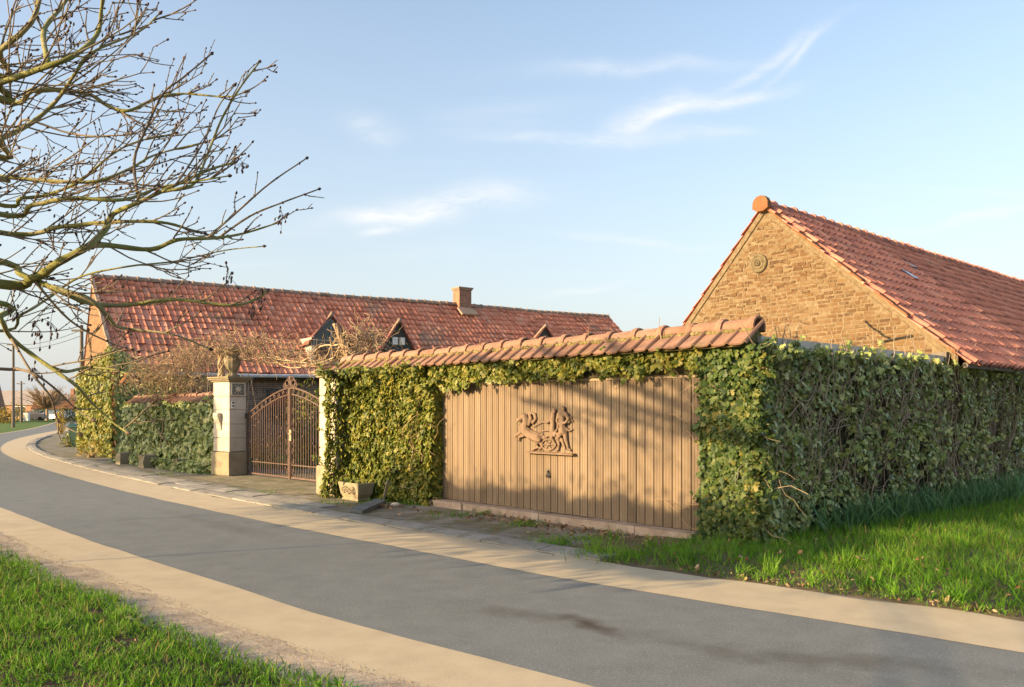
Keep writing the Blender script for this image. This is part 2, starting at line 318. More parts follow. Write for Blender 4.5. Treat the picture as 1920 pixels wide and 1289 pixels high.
def lathe(prof, n=24, flute=0.0, nf=12):
    V = []; Fc = []
    for r, z in prof:
        for k in range(n):
            w = 2*math.pi*k/n; rr = r*(1+flute*math.cos(nf*w)) if callable(r) is False else r
            V.append((rr*math.cos(w), rr*math.sin(w), z))
    for i in range(len(prof)-1):
        for k in range(n):
            k2 = (k+1) % n; Fc.append((i*n+k, i*n+k2, (i+1)*n+k2, (i+1)*n+k))
    Fc.append(tuple(range(n-1, -1, -1))); Fc.append(tuple((len(prof)-1)*n+k for k in range(n)))
    return V, Fc

def big_mesh(name, V, Fc, rnd=None, smooth=False):
    """V (n,3), Fc (m,k) arrays; fast"""
    V = np.asarray(V, np.float32); Fc = np.asarray(Fc, np.int32); m, k = Fc.shape
    me = bpy.data.meshes.new(name); me.vertices.add(len(V)); me.vertices.foreach_set('co', V.ravel())
    me.loops.add(m*k); me.loops.foreach_set('vertex_index', Fc.ravel())
    me.polygons.add(m); me.polygons.foreach_set('loop_start', np.arange(0, m*k, k, dtype=np.int32))
    if rnd is not None:
        a = me.attributes.new('rnd', 'FLOAT', 'FACE'); a.data.foreach_set('value', np.asarray(rnd, np.float32))
    if smooth: me.polygons.foreach_set('use_smooth', np.ones(m, bool))
    me.update(calc_edges=True); me.validate(); return me
def scatter(name, TV, TF, A, T, rnd=None, smooth=False):
    """template (nv,3),(nf,k); A (N,3,3) rows=world axes of template x,y,z (scaled); T (N,3)"""
    TV = np.asarray(TV, float); TF = np.asarray(TF, int); N = len(T)
    V = np.einsum('vj,njk->nvk', TV, A)+np.asarray(T)[:, None, :]
    Fc = TF[None]+(np.arange(N)*len(TV))[:, None, None]
    r = np.repeat(rng.random(N) if rnd is None else rnd, len(TF))
    return big_mesh(name, V.reshape(-1, 3), Fc.reshape(-1, TF.shape[1]), r, smooth)
def unit(a): return a/(np.linalg.norm(a, axis=-1, keepdims=True)+1e-9)

# leaf templates: y = tip direction, z = face normal
IVY_V = np.array([(0,0,0), (0,.45,.03), (0,1,-.10), (-.30,-.10,-.03), (-.52,.22,-.10), (-.24,.42,-.01), (-.36,.66,-.08), (.30,-.10,-.03), (.52,.22,-.10), (.24,.42,-.01), (.36,.66,-.08)])*np.array([1,1,1.0])
IVY_F = np.array([(0,1,5), (0,5,4), (0,4,3), (1,2,6), (1,6,5), (0,9,1), (0,8,9), (0,7,8), (1,10,2), (1,9,10)])
OVAL_V = np.array([(0,0,0), (-.28,.35,-.05), (-.22,.72,-.06), (0,1,-.12), (.22,.72,-.06), (.28,.35,-.05), (0,.5,.03)])
OVAL_F = np.array([(0,6,1), (1,6,2), (2,6,3), (3,6,4), (4,6,5), (5,6,0)])
BLADE_V = np.array([(-.5,0,0), (.5,0,0), (-.38,.4,.06), (.38,.4,.06), (-.22,.75,.22), (.22,.75,.22), (0,1,.46)])
BLADE_F4 = np.array([(0,1,3), (0,3,2), (2,3,5), (2,5,4), (4,5,6)])
def leaf_frames(Nn, size, tilt=.55, droop=None, spread=.9):
    """Nn (N,3) outward normals; leaves face outward and hang tip-down with scatter"""
    N = len(Nn); z = unit(Nn+rng.normal(0, tilt, (N, 3)))
    d = np.array([0, 0, -1.0]) if droop is None else np.array(droop)
    y = d+rng.normal(0, spread, (N, 3)); y = unit(y-(y*z).sum(1, keepdims=True)*z); x = np.cross(y, z)
    s = np.asarray(size)[:, None]
    return np.stack([x*s, y*s, z*s], 1)
def fbm(p, s=1.0): return mnoise.fractal(Vector(p)*s, 1.0, 2.0, 3)

# ================================================================== GROUND AND ROAD
g = MB(); g.add([(-900,-200,ZG-.03), (900,-200,ZG-.03), (900,1500,ZG-.03), (-900,1500,ZG-.03)], [(0,1,2,3)])
struct(link('ground', g.build('ground'), m_lawn))
EDGE = [(1920,1224), (1656,1181), (1330,1129), (1000,1075), (820,1040), (560,991), (380,954), (232,921), (112,889), (56,871), (17,856), (1,842), (17,828), (56,817), (112,806), (134,798), (146,791)]
EB = [np.array(ground(*p)) for p in EDGE]
d0 = unit(EB[0]-EB[2]); EB = [EB[0]+d0*12, EB[0]+d0*5]+EB+[EB[-1]+(EB[-1]-EB[-2])*1.5]
EB = np.array([p[:2] for p in catmull([(*p, 0) for p in EB], 6)])
def normals(C):
    t = unit(np.gradient(C, axis=0)); 
    for _ in range(6): t[1:-1] = unit((t[:-2]+2*t[1:-1]+t[2:]))
    return np.stack([t[:, 1], -t[:, 0]], 1)
EN = normals(EB); EL = np.concatenate([[0], np.cumsum(np.linalg.norm(np.diff(EB, axis=0), axis=1))])
def road_pt(s, off):
    x = np.interp(s, EL, EB[:, 0]); y = np.interp(s, EL, EB[:, 1]); nx = np.interp(s, EL, EN[:, 0]); ny = np.interp(s, EL, EN[:, 1])
    return x+nx*off, y+ny*off
def road_off(pts):
    """signed offset from the asphalt's property-side edge (positive = property side) and arc length"""
    pts = np.asarray(pts); best = np.full(len(pts), 1e9); off = np.zeros(len(pts)); arc = np.zeros(len(pts))
    for i in range(0, len(EB)-1):
        a, b = EB[i], EB[i+1]; d = b-a; L2 = d@d
        t = np.clip(((pts-a)@d)/L2, 0, 1); q = pts-(a+t[:, None]*d); dist = np.hypot(q[:, 0], q[:, 1])
        sgn = np.sign(q@np.array([d[1], -d[0]])); m = dist < best
        best[m] = dist[m]; off[m] = (dist*sgn)[m]; arc[m] = EL[i]+t[m]*math.sqrt(L2)
    return off, arc
def road_strip(name, o1, o2, z, mat, jit1=0.0, jit2=0.0, seg=None):
    S = np.arange(0, EL[-1], .25) if seg is None else np.arange(*seg, .25)
    V = []; Fc = []
    for i, s in enumerate(S):
        w1 = o1+jit1*fbm((s*1.3, o1, 0)); w2 = o2+jit2*fbm((s*1.3, o2, 5))
        xa, ya = road_pt(s, w1); xb, yb = road_pt(s, w2)
        V += [(xa, ya, z), (xb, yb, z)]
        if i: Fc.append((2*i-2, 2*i-1, 2*i+1, 2*i))
    return struct(link(name, MB().add(V, Fc).build(name), mat))
for (px, py, an, sx, sy, am) in ((1105, 1170, -62, .46, .13, 1.1), (960, 1150, -20, .8, .2, .35), (1560, 1235, -15, 1.1, .25, .5), (420, 985, -48, 2.5, .30, .25), (1250, 1200, -40, 2.2, .22, .3)):
    gx, gy = ground(px, py); add_stain(m_asphalt, gx, gy, R(an), sx, sy, (.06,.05,.042), am)
OW, OA = .98, -2.46                                    # far strip width; asphalt reaches from 0 to OA
road_strip('road', .02, OA-.02, ZG-.004, m_asphalt)
road_strip('cycle_strip', 0, OW, ZG, m_buff, .02, .10)
s_end = float(road_off([ground(10, 851)])[1][0])      # beyond the bend only a narrow pale edge line is left
road_strip('cycle_strip', OA-.72, OA, ZG, m_buff, .28, .02, (0, s_end))
road_strip('cycle_strip', OA-.22, OA, ZG, m_buff, .02, .02, (s_end-.25, EL[-1]))
road_strip('dirt_verge', OA-1.75, OA-.45, ZG-.002, m_dirt, 0, 0, (0, s_end))
road_strip('pavement', OW-.1, 5.2, ZG-.006, m_pave)
pav = struct(bpy.data.objects.new('kerb', None)); col.objects.link(pav)
# low rolled kerb of worn concrete slabs, each slab a piece, plus a row of paving behind it
def slab_mesh(L_, W_, h):
    b = MB(); nx = 5
    prof = [(0, -.02), (.0, .012), (.04, .020), (W_*.5, h), (W_-.02, h), (W_, h-.012), (W_, -.02)]
    V = []; 
    for i in range(nx+1):
        for (y, z) in prof: V.append((L_*i/nx+rng.normal(0, .003), y+rng.normal(0, .003), z+rng.normal(0, .0015)))
    k = len(prof); Fc = [(i*k+j, (i+1)*k+j, (i+1)*k+j+1, i*k+j+1) for i in range(nx) for j in range(k-1)]
    Fc += [tuple(range(k-1, -1, -1)), tuple(nx*k+j for j in range(k))]
    return b.add(V, Fc).build('slab')
slabA = [slab_mesh(.985, .34, .035) for _ in range(3)]; slabB = [slab_mesh(.60, .42, .03) for _ in range(3)]
def lay(meshes, s0, s1, step, off, mat, tilt=.012):
    s = s0
    while s < s1:
        x, y = road_pt(s, off); x2, y2 = road_pt(s+step, off)
        o = link('slab', random.choice(meshes), mat, pav)
        o.location = (x, y, ZG+random.gauss(0, .004)); o.rotation_euler = (random.gauss(0, tilt), random.gauss(0, tilt*.6), math.atan2(y2-y, x2-x)+random.gauss(0, .008))
        o.scale = (1, -1, 1); s += step
s_of = lambda px, py: float(road_off([ground(px, py)])[1][0])
lay(slabA, s_of(1110, 1055), s_of(60, 818), 1.0, OW+.03, m_slab)
lay(slabB, s_of(640, 950), s_of(100, 866), .612, OW+.40, m_slab)

# driveway in front of and behind the gate
dv = MB(); dv.add([P(-14.3,-1.1,ZG+.002), P(-8.6,-1.2,ZG+.002), P(-7.9,8,ZG+.002), P(-16,9,ZG+.002)], [(0,1,2,3)])
struct(link('driveway', dv.build('driveway'), m_gravel))

# right-hand verge: a low bank that rises towards the ivy wall
def bank_h(x, y):
    u, v = UV(x, y); o = road_off(np.array([[x, y]]))[0][0]
    h = .02+.10*min(1, max(0, (o-1.1)/2.5))*min(1, max(0, (u+.6)/1.5))
    return h+.03*fbm((x, y, 0), .9)
bk = MB(); nu, nv = 46, 26; idx = {}
for i in range(nu):
    for j in range(nv):
        u = -.9+i*.42; v = -3.0+j*.55
        x, y, _ = P(u, v); o = road_off(np.array([[x, y]]))[0][0]
        if o < .95:
            x, y = x+VV[0]*(.97-o), y+VV[1]*(.97-o); z = ZG-.012
        else: z = ZG+(bank_h(x, y) if u > -.9 else -.02)*min(1, (o-.95)/.25)
        if u < -.5: z = ZG-.012
        idx[i, j] = len(bk.v); bk.v.append((x, y, z))
for i in range(nu-1):
    for j in range(nv-1): bk.f.append((idx[i,j], idx[i+1,j], idx[i+1,j+1], idx[i,j+1])); bk.r.append(0.0)
struct(link('verge', bk.build('verge', True), m_earth))

# near verge at the photographer's feet
def near_h(x, y, o): return .015+.05*min(1, max(0, -o-3.6))+.025*fbm((x, y, 3), 1.2)
nb = MB(); S = np.arange(0, s_of(60, 871), .4); OFFS = [-3.55, -3.75, -4.0, -4.4, -5, -6, -8, -12, -20]
for i, s in enumerate(S):
    for j, o in enumerate(OFFS):
        oo = o+(.12*fbm((s*.9, 0, 9)) if j < 3 else 0)
        x, y = road_pt(s, oo); nb.v.append((x, y, ZG+(near_h(x, y, oo) if j else -.01)))
k = len(OFFS)
for i in range(len(S)-1):
    for j in range(k-1): nb.f.append((i*k+j, i*k+j+1, (i+1)*k+j+1, (i+1)*k+j)); nb.r.append(0.0)
struct(link('verge', nb.build('verge', True), m_soil))

# ================================================================== GARAGE
gar = thing('garage', 'low garage with terracotta tiled coping, wide boarded door and concrete side beam', 'garage', P(0, 0, ZG))
w = MB()
UL, UR = -8.75, .78                                   # garage ends along the front
def fbox(mb, u0, u1, v0, v1, z0, z1, rnd=0.0): mb.box(P((u0+u1)/2, (v0+v1)/2, (z0+z1)/2), FAX, ((u1-u0)/2, (v1-v0)/2, (z1-z0)/2), rnd)
fbox(w, UL, -5.46, -.06, .30, ZG-.1, 2.42); fbox(w, .02, UR, -.06, .30, ZG-.1, 2.42); fbox(w, -5.46, .02, -.055, .30, 2.06, 2.42)
fbox(w, UR-.22, UR, .302, 5.72, ZG-.1, 2.32)
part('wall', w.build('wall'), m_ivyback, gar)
r_ = MB(); fbox(r_, UL+.1, UR-.24, .31, 5.7, 2.20, 2.34); part('flat_roof', r_.build('roof'), m_conc, gar)
cb = MB(); fbox(cb, UR-.26, UR+.035, .06, 5.62, 2.335, 2.49); part('concrete_beam', cb.build('beam'), m_conc, gar)
th = MB()
for i in range(6):
    a = -5.5+i*.92; fbox(th, a+.004, a+.916, -.24+rng.normal(0, .008), .06, ZG-.05, .045+rng.normal(0, .005))
part('threshold', th.build('threshold'), m_thresh, gar)
# the door: 36 upright boards on a dark backing
dr = MB(); fbox(dr, -5.44, .01, .03, .07, .05, 2.06); door = part('door', dr.build('door'), m_groove, gar)
bw = 5.42/36
bm_ = MB()
hw, t_ = bw/2-.005, .022
pr = [(-hw, .02), (-hw, -.012), (-hw+.006, -.02), (-hw*.36, -.0205), (-hw*.33, -.0165), (-hw*.27, -.0165), (-hw*.24, -.0205), (hw*.34, -.0205), (hw*.37, -.0165), (hw*.43, -.0165), (hw*.46, -.0205), (hw-.006, -.02), (hw, -.012), (hw, .02)]
bm_.add([(x, y, z) for z in (0, 1.96) for x, y in pr], [(i, i+1, i+1+len(pr), i+len(pr)) for i in range(len(pr)-1)]+[tuple(range(len(pr)-1,-1,-1)), tuple(range(len(pr), 2*len(pr)))])
board = bm_.build('board')
rz = math.atan2(UU[1], UU[0])
for i in range(36):
    o = link('board', board, m_door, door); o.matrix_parent_inverse = world_of(door).inverted()
    x, y, _ = P(-5.42+bw*(i+.5), .008+rng.normal(0, .0008)); o.location = (x, y, .055); o.rotation_euler = (0, 0, rz)
tr_ = MB(); fbox(tr_, -5.44, .01, -.018, .03, 2.018, 2.062); part('top_rail', tr_.build('rail'), m_trim, door)
# small black escutcheon with its ring handle under the relief
hu, hz = facade(1030, 888); hd = MB()
x0, y0, _ = P(hu, -.016)
def fpt(u, z, v): return P(u, v, z)
for dv0, dv1 in ((-.02, -.014),):
    tri = [(-.05, -.045), (.05, -.045), (.028, .01), (.012, .055), (-.012, .055), (-.028, .01)]
    n = len(tri); hd.add([fpt(hu+a, hz+b, dv0) for a, b in tri]+[fpt(hu+a, hz+b, -.012) for a, b in tri], [tuple(range(n)), tuple(range(2*n-1, n-1, -1))]+[(i, (i+1) % n, (i+1) % n+n, i+n) for i in range(n)])
hd.tube([fpt(hu-.045, hz-.04, -.03), fpt(hu, hz-.05, -.06), fpt(hu+.045, hz-.04, -.03)], .011, 6); hd.tube([fpt(hu, hz+.03, -.01), fpt(hu, hz+.03, -.045)], .012, 8)
part('handle', hd.build('handle'), m_black, door)

# coping: one row of roll tiles facing the road, ridge caps along the top
def roll_tile(w_, l_, hroll=.045, amp=.008, lip=.022, seg=None):
    """x across (0..w), y up the slope (0 = lower edge), z out of the slope; roll on the right edge"""
    xs = seg or [0, .04, .14, .30, .48, .64, .72, .80, .88, .95, 1.0]
    zs = [0, amp*.2, -amp*.3, -amp, -amp*.6, 0.002, hroll*.62, hroll*.97, hroll, hroll*.72, hroll*.2]
    top = [(x*w_, 0, lip+z) for x, z in zip(xs, zs)]; up = [(x*w_*.985+.002, l_, z) for x, z in zip(xs, zs)]; bot = [(x*w_, .004, z-.004) for x, z in zip(xs, zs)]
    n = len(xs); Fc = [(i, i+1, n+i+1, n+i) for i in range(n-1)]+[(2*n+i, 2*n+i+1, i+1, i) for i in range(n-1)]+[(2*n, 0, n), (n-1, 3*n-1, 2*n-1)]
    return top+up+bot, Fc
def tile_grid(parent, org, xd, yd, nd, ncol, nrow, wd, ln, mat, template, keep=None, limit=300, name='roof_tile', jz=.004, jr=.012, droop=.0, smooth=False, sag=None):
    """tiles row by row; the `limit` nearest to the camera are pieces of their own, the rest one mesh"""
    V, Fc = template; me = MB().add(V, Fc).build(name, smooth); me.materials.append(mat)
    org = np.array(org, float); xd, yd, nd = (np.array(a, float) for a in (xd, yd, nd)); items = []
    for r in range(nrow):
        for c in range(ncol):
            if keep and not keep(c, r): continue
            p = org+xd*(c*wd)+yd*(r*ln)+nd*(rng.normal(0, jz)+droop*r)
            if sag: p = p+np.array([0, 0, sag(c*wd, r*ln)])
            p = p+xd*rng.normal(0, jz*.6)+yd*rng.normal(0, jz*1.2)
            items.append((float(np.linalg.norm(p-np.array([0, 0, CAMZ]))), p))
    items.sort(key=lambda t: t[0])
    pw = world_of(parent).inverted()
    base = Matrix((xd, yd, nd)).transposed().to_4x4()
    for i, (d, p) in enumerate(items[:limit]):
        o = link(name, me, None, parent); o.matrix_parent_inverse = pw
        o.matrix_basis = Matrix.Translation(p) @ base @ Matrix.Rotation(rng.normal(0, jr), 4, 'Z') @ Matrix.Rotation(rng.normal(0, jr), 4, 'X')
    rest = items[limit:]
    if rest:
        A = []; 
        for d, p in rest:
            m3 = (base @ Matrix.Rotation(rng.normal(0, jr), 4, 'Z') @ Matrix.Rotation(rng.normal(0, jr), 4, 'X')).to_3x3().transposed()
            A.append(np.array(m3))
        tris = [f for f in Fc if len(f) == 4]
        mesh = scatter(name+'s', V, np.array(tris), np.array(A), np.array([p for _, p in rest]), smooth=smooth)
        o = part(name+'_field', mesh, mat, parent); stuff(o)
slope = math.atan2(.285, .40)
cy = np.array([VV[0]*math.cos(slope), VV[1]*math.cos(slope), math.sin(slope)]); cx_ = np.array([*UU, 0]); cn = np.cross(cx_, cy)
EAVE_V, EAVE_Z = -.36, 2.365
ntile = 40; tw = (UR+.10-UL)/ntile
tile_grid(gar, P(UL, EAVE_V, EAVE_Z), cx_, cy, cn, ntile, 1, tw, .5, m_cope, roll_tile(tw*1.0, .50, .034, .006, .022, [0, .03, .1, .3, .5, .7, .84, .88, .92, .96, 1.0]), name='roof_tile', jr=.018)
bs_ = MB()                                             # back slope and bedding under the tiles
bs_.add([P(UL, EAVE_V+.05, EAVE_Z-.015), P(UR-.02, EAVE_V+.05, EAVE_Z-.015), P(UR-.02, .02, EAVE_Z+.24), P(UL, .02, EAVE_Z+.24), P(UL, .40, EAVE_Z), P(UR-.02, .40, EAVE_Z)], [(0,1,2,3), (3,2,5,4), (0,4,5,1), (0,3,4), (1,5,2)])
part('bedding', bs_.build('bedding'), m_moss, gar)
def ridge_cap(l_, r1=.085, r2=.115):
    b = MB(); V = []; ys = [(0, r1), (l_*.80, r1*1.05), (l_*.82, r2*1.08), (l_*.93, r2*1.12), (l_, r2*1.05)]; n = 9
    for y, r in ys:
        for k in range(n):
            w_ = math.pi*(-.12+1.24*k/(n-1)); V.append((y, -r*math.cos(w_)*1.05, r*math.sin(w_)))
    Fc = [(i*n+j, i*n+j+1, (i+1)*n+j+1, (i+1)*n+j) for i in range(len(ys)-1) for j in range(n-1)]
    m0 = len(V)                                        # inner shell at the end, so the open end reads as a pipe
    for y, r in ((l_, r2*.85), (l_*.7, r2*.8)):
        for k in range(n):
            w_ = math.pi*(-.12+1.24*k/(n-1)); V.append((y, -r*math.cos(w_), r*math.sin(w_)))
    e0 = (len(ys)-1)*n
    Fc += [(e0+j, e0+j+1, m0+j+1, m0+j) for j in range(n-1)]+[(m0+j, m0+j+1, m0+n+j+1, m0+n+j) for j in range(n-1)]
    return b.add(V, Fc).build('ridge_tile')
ncap = 21; cl = (UR+.02-UL)/ncap; cap = ridge_cap(cl*1.02, .112, .130); cap.materials.append(m_cope)
for i in range(ncap):
    o = link('ridge_tile', cap, None, gar); o.matrix_parent_inverse = world_of(gar).inverted()
    o.location = P(UL+i*cl, .03+rng.normal(0, .004), EAVE_Z+.215+rng.normal(0, .004)+.012*math.sin(i*.7)); o.rotation_euler = (rng.normal(0, .02), -.012+rng.normal(0, .008), rz+rng.normal(0, .008))
ms = MB()
for i in range(150):                                   # lumpy mossy mortar under the caps
    uu = UL+.02+(UR-UL)*i/150; a = .022+.012*rng.random()
    ms.tube([P(uu, -.105, EAVE_Z+.19+rng.normal(0, .006)), P(uu+.07, -.105, EAVE_Z+.19+rng.normal(0, .006))], a, 5, rng.random())
part('mortar_joint', ms.build('joint', True), m_moss, gar)

# ================================================================== WALL RELIEF ON THE DOOR
def relief():
    def q(cx, cy): u, z = facade(940+cx*.13187, 730+cy*.13187); return u, z
    sph = []
    def cap_(a, b, r1, r2, d1=.05, d2=None, n=None):
        (u1, z1), (u2, z2) = q(*a), q(*b); d2 = d1 if d2 is None else d2
        L_ = math.hypot(u2-u1, z2-z1); n = n or max(2, int(L_/(min(r1, r2)*.45))+1)
        for i in range(n+1):
            t = i/n; sph.append((u1+(u2-u1)*t, z1+(z2-z1)*t, d1+(d2-d1)*t, r1+(r2-r1)*t))
    # horse: rump, barrel, chest, arched neck, head, mane, fore and hind legs, tail
    cap_((560,700), (450,650), .078, .075, .05, .055); cap_((450,650), (350,570), .075, .078, .055, .06); cap_((360,560), (390,450), .066, .052, .06, .065)
    cap_((390,450), (370,380), .052, .045, .065); cap_((370,385), (325,415), .042, .035, .07); cap_((325,415), (280,450), .035, .022, .075); cap_((340,350), (325,330), .013, .006, .07)
    cap_((275,415), (245,432), .012, .010, .07); cap_((420,500), (450,420), .03, .03, .05); cap_((450,420), (425,350), .03, .026, .05); cap_((470,480), (510,420), .026, .026, .035); cap_((510,420), (500,360), .026, .022, .035); cap_((500,360), (450,335), .022, .018, .04); cap_((450,335), (400,345), .018, .014, .05)
    cap_((330,610), (260,650), .030, .022, .07); cap_((260,650), (240,685), .021, .014, .075); cap_((370,650), (290,680), .030, .022, .05); cap_((290,680), (275,730), .021, .017, .05)
    cap_((545,720), (520,800), .052, .030, .05); cap_((520,800), (560,830), .026, .018, .05); cap_((555,825), (470,860), .017, .018, .05); cap_((580,740), (600,820), .040, .024, .03); cap_((600,820), (560,858), .022, .018, .03)
    cap_((590,640), (640,690), .016, .012, .03)
    # chariot: wheel rim, hub, spokes, rail, pole, wreath
    W = [(690+95*math.cos(t), 790+78*math.sin(t)) for t in np.linspace(0, 2*math.pi, 21)]
    for a, b in zip(W[:-1], W[1:]): cap_(a, b, .014, .014, .03)
    for t in (0, 1.05, 2.1, 3.14, 4.2, 5.2): cap_((690, 790), (690+90*math.cos(t), 790+75*math.sin(t)), .009, .009, .03)
    cap_((690,790), (692,790), .026, .026, .04); cap_((570,600), (730,585), .011, .011, .04); cap_((620,700), (700,660), .016, .016, .04); cap_((730,585), (720,680), .012, .016, .035)
    cap_((470,540), (610,465), .010, .010, .05)
    # rear driver: head, torso, arm towards the reins, drapery, leg
    cap_((778,300), (780,318), .030, .028, .04); cap_((765,350), (760,480), .040, .042, .045); cap_((760,480), (755,590), .042, .046, .045); cap_((755,410), (690,480), .020, .017, .06); cap_((690,480), (610,465), .016, .011, .06)
    cap_((745,340), (740,400), .015, .013, .055); cap_((755,590), (740,700), .044, .030, .045); cap_((740,700), (800,800), .026, .016, .04); cap_((810,640), (850,620), .014, .012, .06); cap_((760,650), (740,640), .016, .016, .06)
    # front figure: head, neck, chest, hips, bent arm, long robe to the feet, fluttering tail of cloth
    cap_((905,270), (915,288), .036, .033, .06); cap_((905,310), (900,340), .022, .024, .06); cap_((895,360), (900,430), .062, .054, .06); cap_((860,360), (930,350), .04, .042, .06); cap_((900,430), (905,520), .052, .05, .06); cap_((905,520), (915,600), .052, .055, .06)
    cap_((960,360), (1000,430), .030, .025, .07); cap_((1000,430), (960,480), .024, .021, .08); cap_((960,480), (870,492), .020, .016, .09)
    cap_((850,370), (830,450), .026, .020, .07); cap_((830,450), (855,520), .019, .015, .07); cap_((855,520), (810,600), .014, .018, .06); cap_((810,600), (790,660), .022, .026, .055)
    cap_((900,600), (830,700), .044, .034, .055); cap_((830,700), (850,790), .032, .022, .05); cap_((850,790), (835,850), .020, .016, .045); cap_((835,862), (800,868), .018, .014, .05)
    cap_((930,600), (945,720), .044, .034, .045); cap_((945,720), (975,830), .030, .02, .045); cap_((975,850), (1010,868), .020, .017, .05)
    cap_((880,720), (930,850), .028, .014, .035); cap_((950,560), (990,595), .02, .016, .04); cap_((990,595), (1032,572), .014, .012, .04)
    cap_((1000,400), (1035,465), .02, .012, .03); cap_((870,650), (880,560), .016, .02, .08)
    V = []; Fc = []
    import bmesh
    bm = bmesh.new()
    for u, z, d, r in sph:
        bmesh.ops.create_icosphere(bm, subdivisions=1, radius=r*1.16, matrix=Matrix.Translation((u, -d*.9, z)) @ Matrix.Diagonal((1.0, .85, 1.0, 1)))
    me = bpy.data.meshes.new('relief'); bm.to_mesh(me); bm.free()
    tmp = bpy.data.objects.new('tmp', me); col.objects.link(tmp)
    rm = tmp.modifiers.new('r', 'REMESH'); rm.mode = 'VOXEL'; rm.voxel_size = .0085
    sm = tmp.modifiers.new('s', 'SMOOTH'); sm.iterations = 2; sm.factor = .4
    dg = bpy.context.evaluated_depsgraph_get(); me2 = bpy.data.meshes.new_from_object(tmp.evaluated_get(dg)); bpy.data.objects.remove(tmp); bpy.data.meshes.remove(me)
    me2.name = 'relief'; me2.materials.clear()
    me2.polygons.foreach_set('use_smooth', [True]*len(me2.polygons))
    th_ = thing('wall_relief', 'carved terracotta relief of a rearing horse and two draped figures on the garage door', 'relief', P(-2.8, 0, 1.3))
    o = part('figures', me2, m_relief, th_)
    # relief local x=u, y=v, z -> world
    o.matrix_parent_inverse = world_of(th_).inverted()
    o.matrix_basis = Matrix(((UU[0], VV[0], 0, O[0]), (UU[1], VV[1], 0, O[1]), (0, 0, 1, 0), (0, 0, 0, 1)))
    lb = MB(); (ua, za), (ub, zb) = q(410, 885), q(1075, 915); zl = (za+zb)/2+.0
    for j in range(8):
        a = ua+(ub-ua)*j/8; b = ua+(ub-ua)*(j+1)/8
    V = [P(ua, -.015, za-.03), P(ub, -.015, za-.03), P(ub, -.10, za-.022), P(ua, -.10, za-.022), P(ua, -.015, za+.006), P(ub, -.015, za+.006), P(ub, -.105, za+.004), P(ua, -.105, za+.004)]
    lb.add(V, [(0,1,2,3), (7,6,5,4), (3,2,6,7), (0,3,7,4), (1,5,6,2), (0,4,5,1)])
    part('ledge', lb.build('ledge'), m_relief, th_)
relief()

# ================================================================== BARN
barn = thing('barn', 'old barn with ochre brick gable and red pantile roof behind the garage', 'barn', P(-2.6, 6, ZG))
GV = 5.80; RU, RZ = -2.60, 5.62                         # gable plane, ridge position
SR, SLf = .865, 1.16                                    # slopes right and left of the ridge
BEND = 30.0
def roof_z(u): return RZ-(u-RU)*SR if u > RU else RZ-(RU-u)*SLf
bu0, bu1 = -5.6, .80
b = MB(); 
def gab(v): return [P(bu0, v, ZG-.1), P(bu1, v, ZG-.1), P(bu1, v, roof_z(bu1)-.06), P(RU, v, RZ-.06), P(bu0, v, roof_z(bu0)-.06)]
b.add(gab(GV)+gab(BEND), [(0,1,2,3,4), (9,8,7,6,5), (1,6,7,2), (0,4,9,5), (2,7,8,3), (3,8,9,4)])
gw = part('gable_wall', b.build('gable_wall'), m_mortar, barn)
# bricks of the gable: rows of uneven bricks standing proud of the mortar
def brick_mesh():
    bb = MB(); j = .07
    V = [(-.5,0,-.5), (.5,0,-.5), (.5,0,.5), (-.5,0,.5), (-.46,-1,-.42), (.46,-1,-.42), (.46,-1,.42), (-.46,-1,.42)]
    V = [(x+rng.normal(0, .02), y+(rng.normal(0, .14) if y < 0 else 0), z+rng.normal(0, j)) for x, y, z in V]
    return V, [(4,5,6,7), (0,1,5,4), (1,2,6,5), (2,3,7,6), (3,0,4,7)]
BV = [brick_mesh() for _ in range(6)]
items = []; z = 2.3; row = 0
while z < RZ-.15:
    rough_ = .6+.9*max(0, min(1, (z-2.9)/1.2))
    u = bu0+rng.random()*.2
    while u < bu1:
        rough_l = rough_*(1.25 if u < -1.4 else .65)
        Lb = .195+rng.normal(0, .022*rough_l) if rng.random() > .22 else .10+rng.normal(0, .01)
        uc = u+Lb/2; hh = .060+rng.normal(0, .006*rough_l)
        zc = z+rng.normal(0, .008*rough_l)+.02*math.sin(uc*1.7+row*.2)*rough_
        m_r = .115+.02*rng.random()
        if zc+hh/2 < roof_z(uc)-m_r*1.25 and zc+hh/2 < roof_z(uc-Lb/2)-m_r and zc+hh/2 < roof_z(uc+Lb/2)-m_r and rng.random() > .035*rough_:
            if not ((uc+2.72)**2+(zc-4.50)**2 < .20**2):
                items.append((uc, zc, max(.05, Lb-.018), max(.03, hh-.006), rng.normal(0, .030*rough_l), float(np.clip(.006+.005*rng.normal()*rough_l, .002, .014))))
        u += Lb+.004
    z += .072; row += 1
vis = [it for it in items if facade(0, 0) and (lambda y, x: True)(0, 0)]
def bdist(it): x, y, _ = P(it[0], GV); return math.hypot(x, y)
items.sort(key=bdist)
inv = world_of(gw).inverted(); bmes = [MB().add(*b_).build('brick') for b_ in BV]
for me in bmes: me.materials.append(m_brick)
for (uc, zc, Lb, hh, rot, dp) in items[:300]:
    o = link('brick', random.choice(bmes), None, gw); o.matrix_parent_inverse = inv
    o.matrix_basis = Matrix.Translation(P(uc, GV, zc)) @ Matrix.Rotation(rz, 4, 'Z') @ Matrix.Rotation(rot, 4, 'Y') @ Matrix.Diagonal((Lb, dp, hh, 1))
rest = MB()
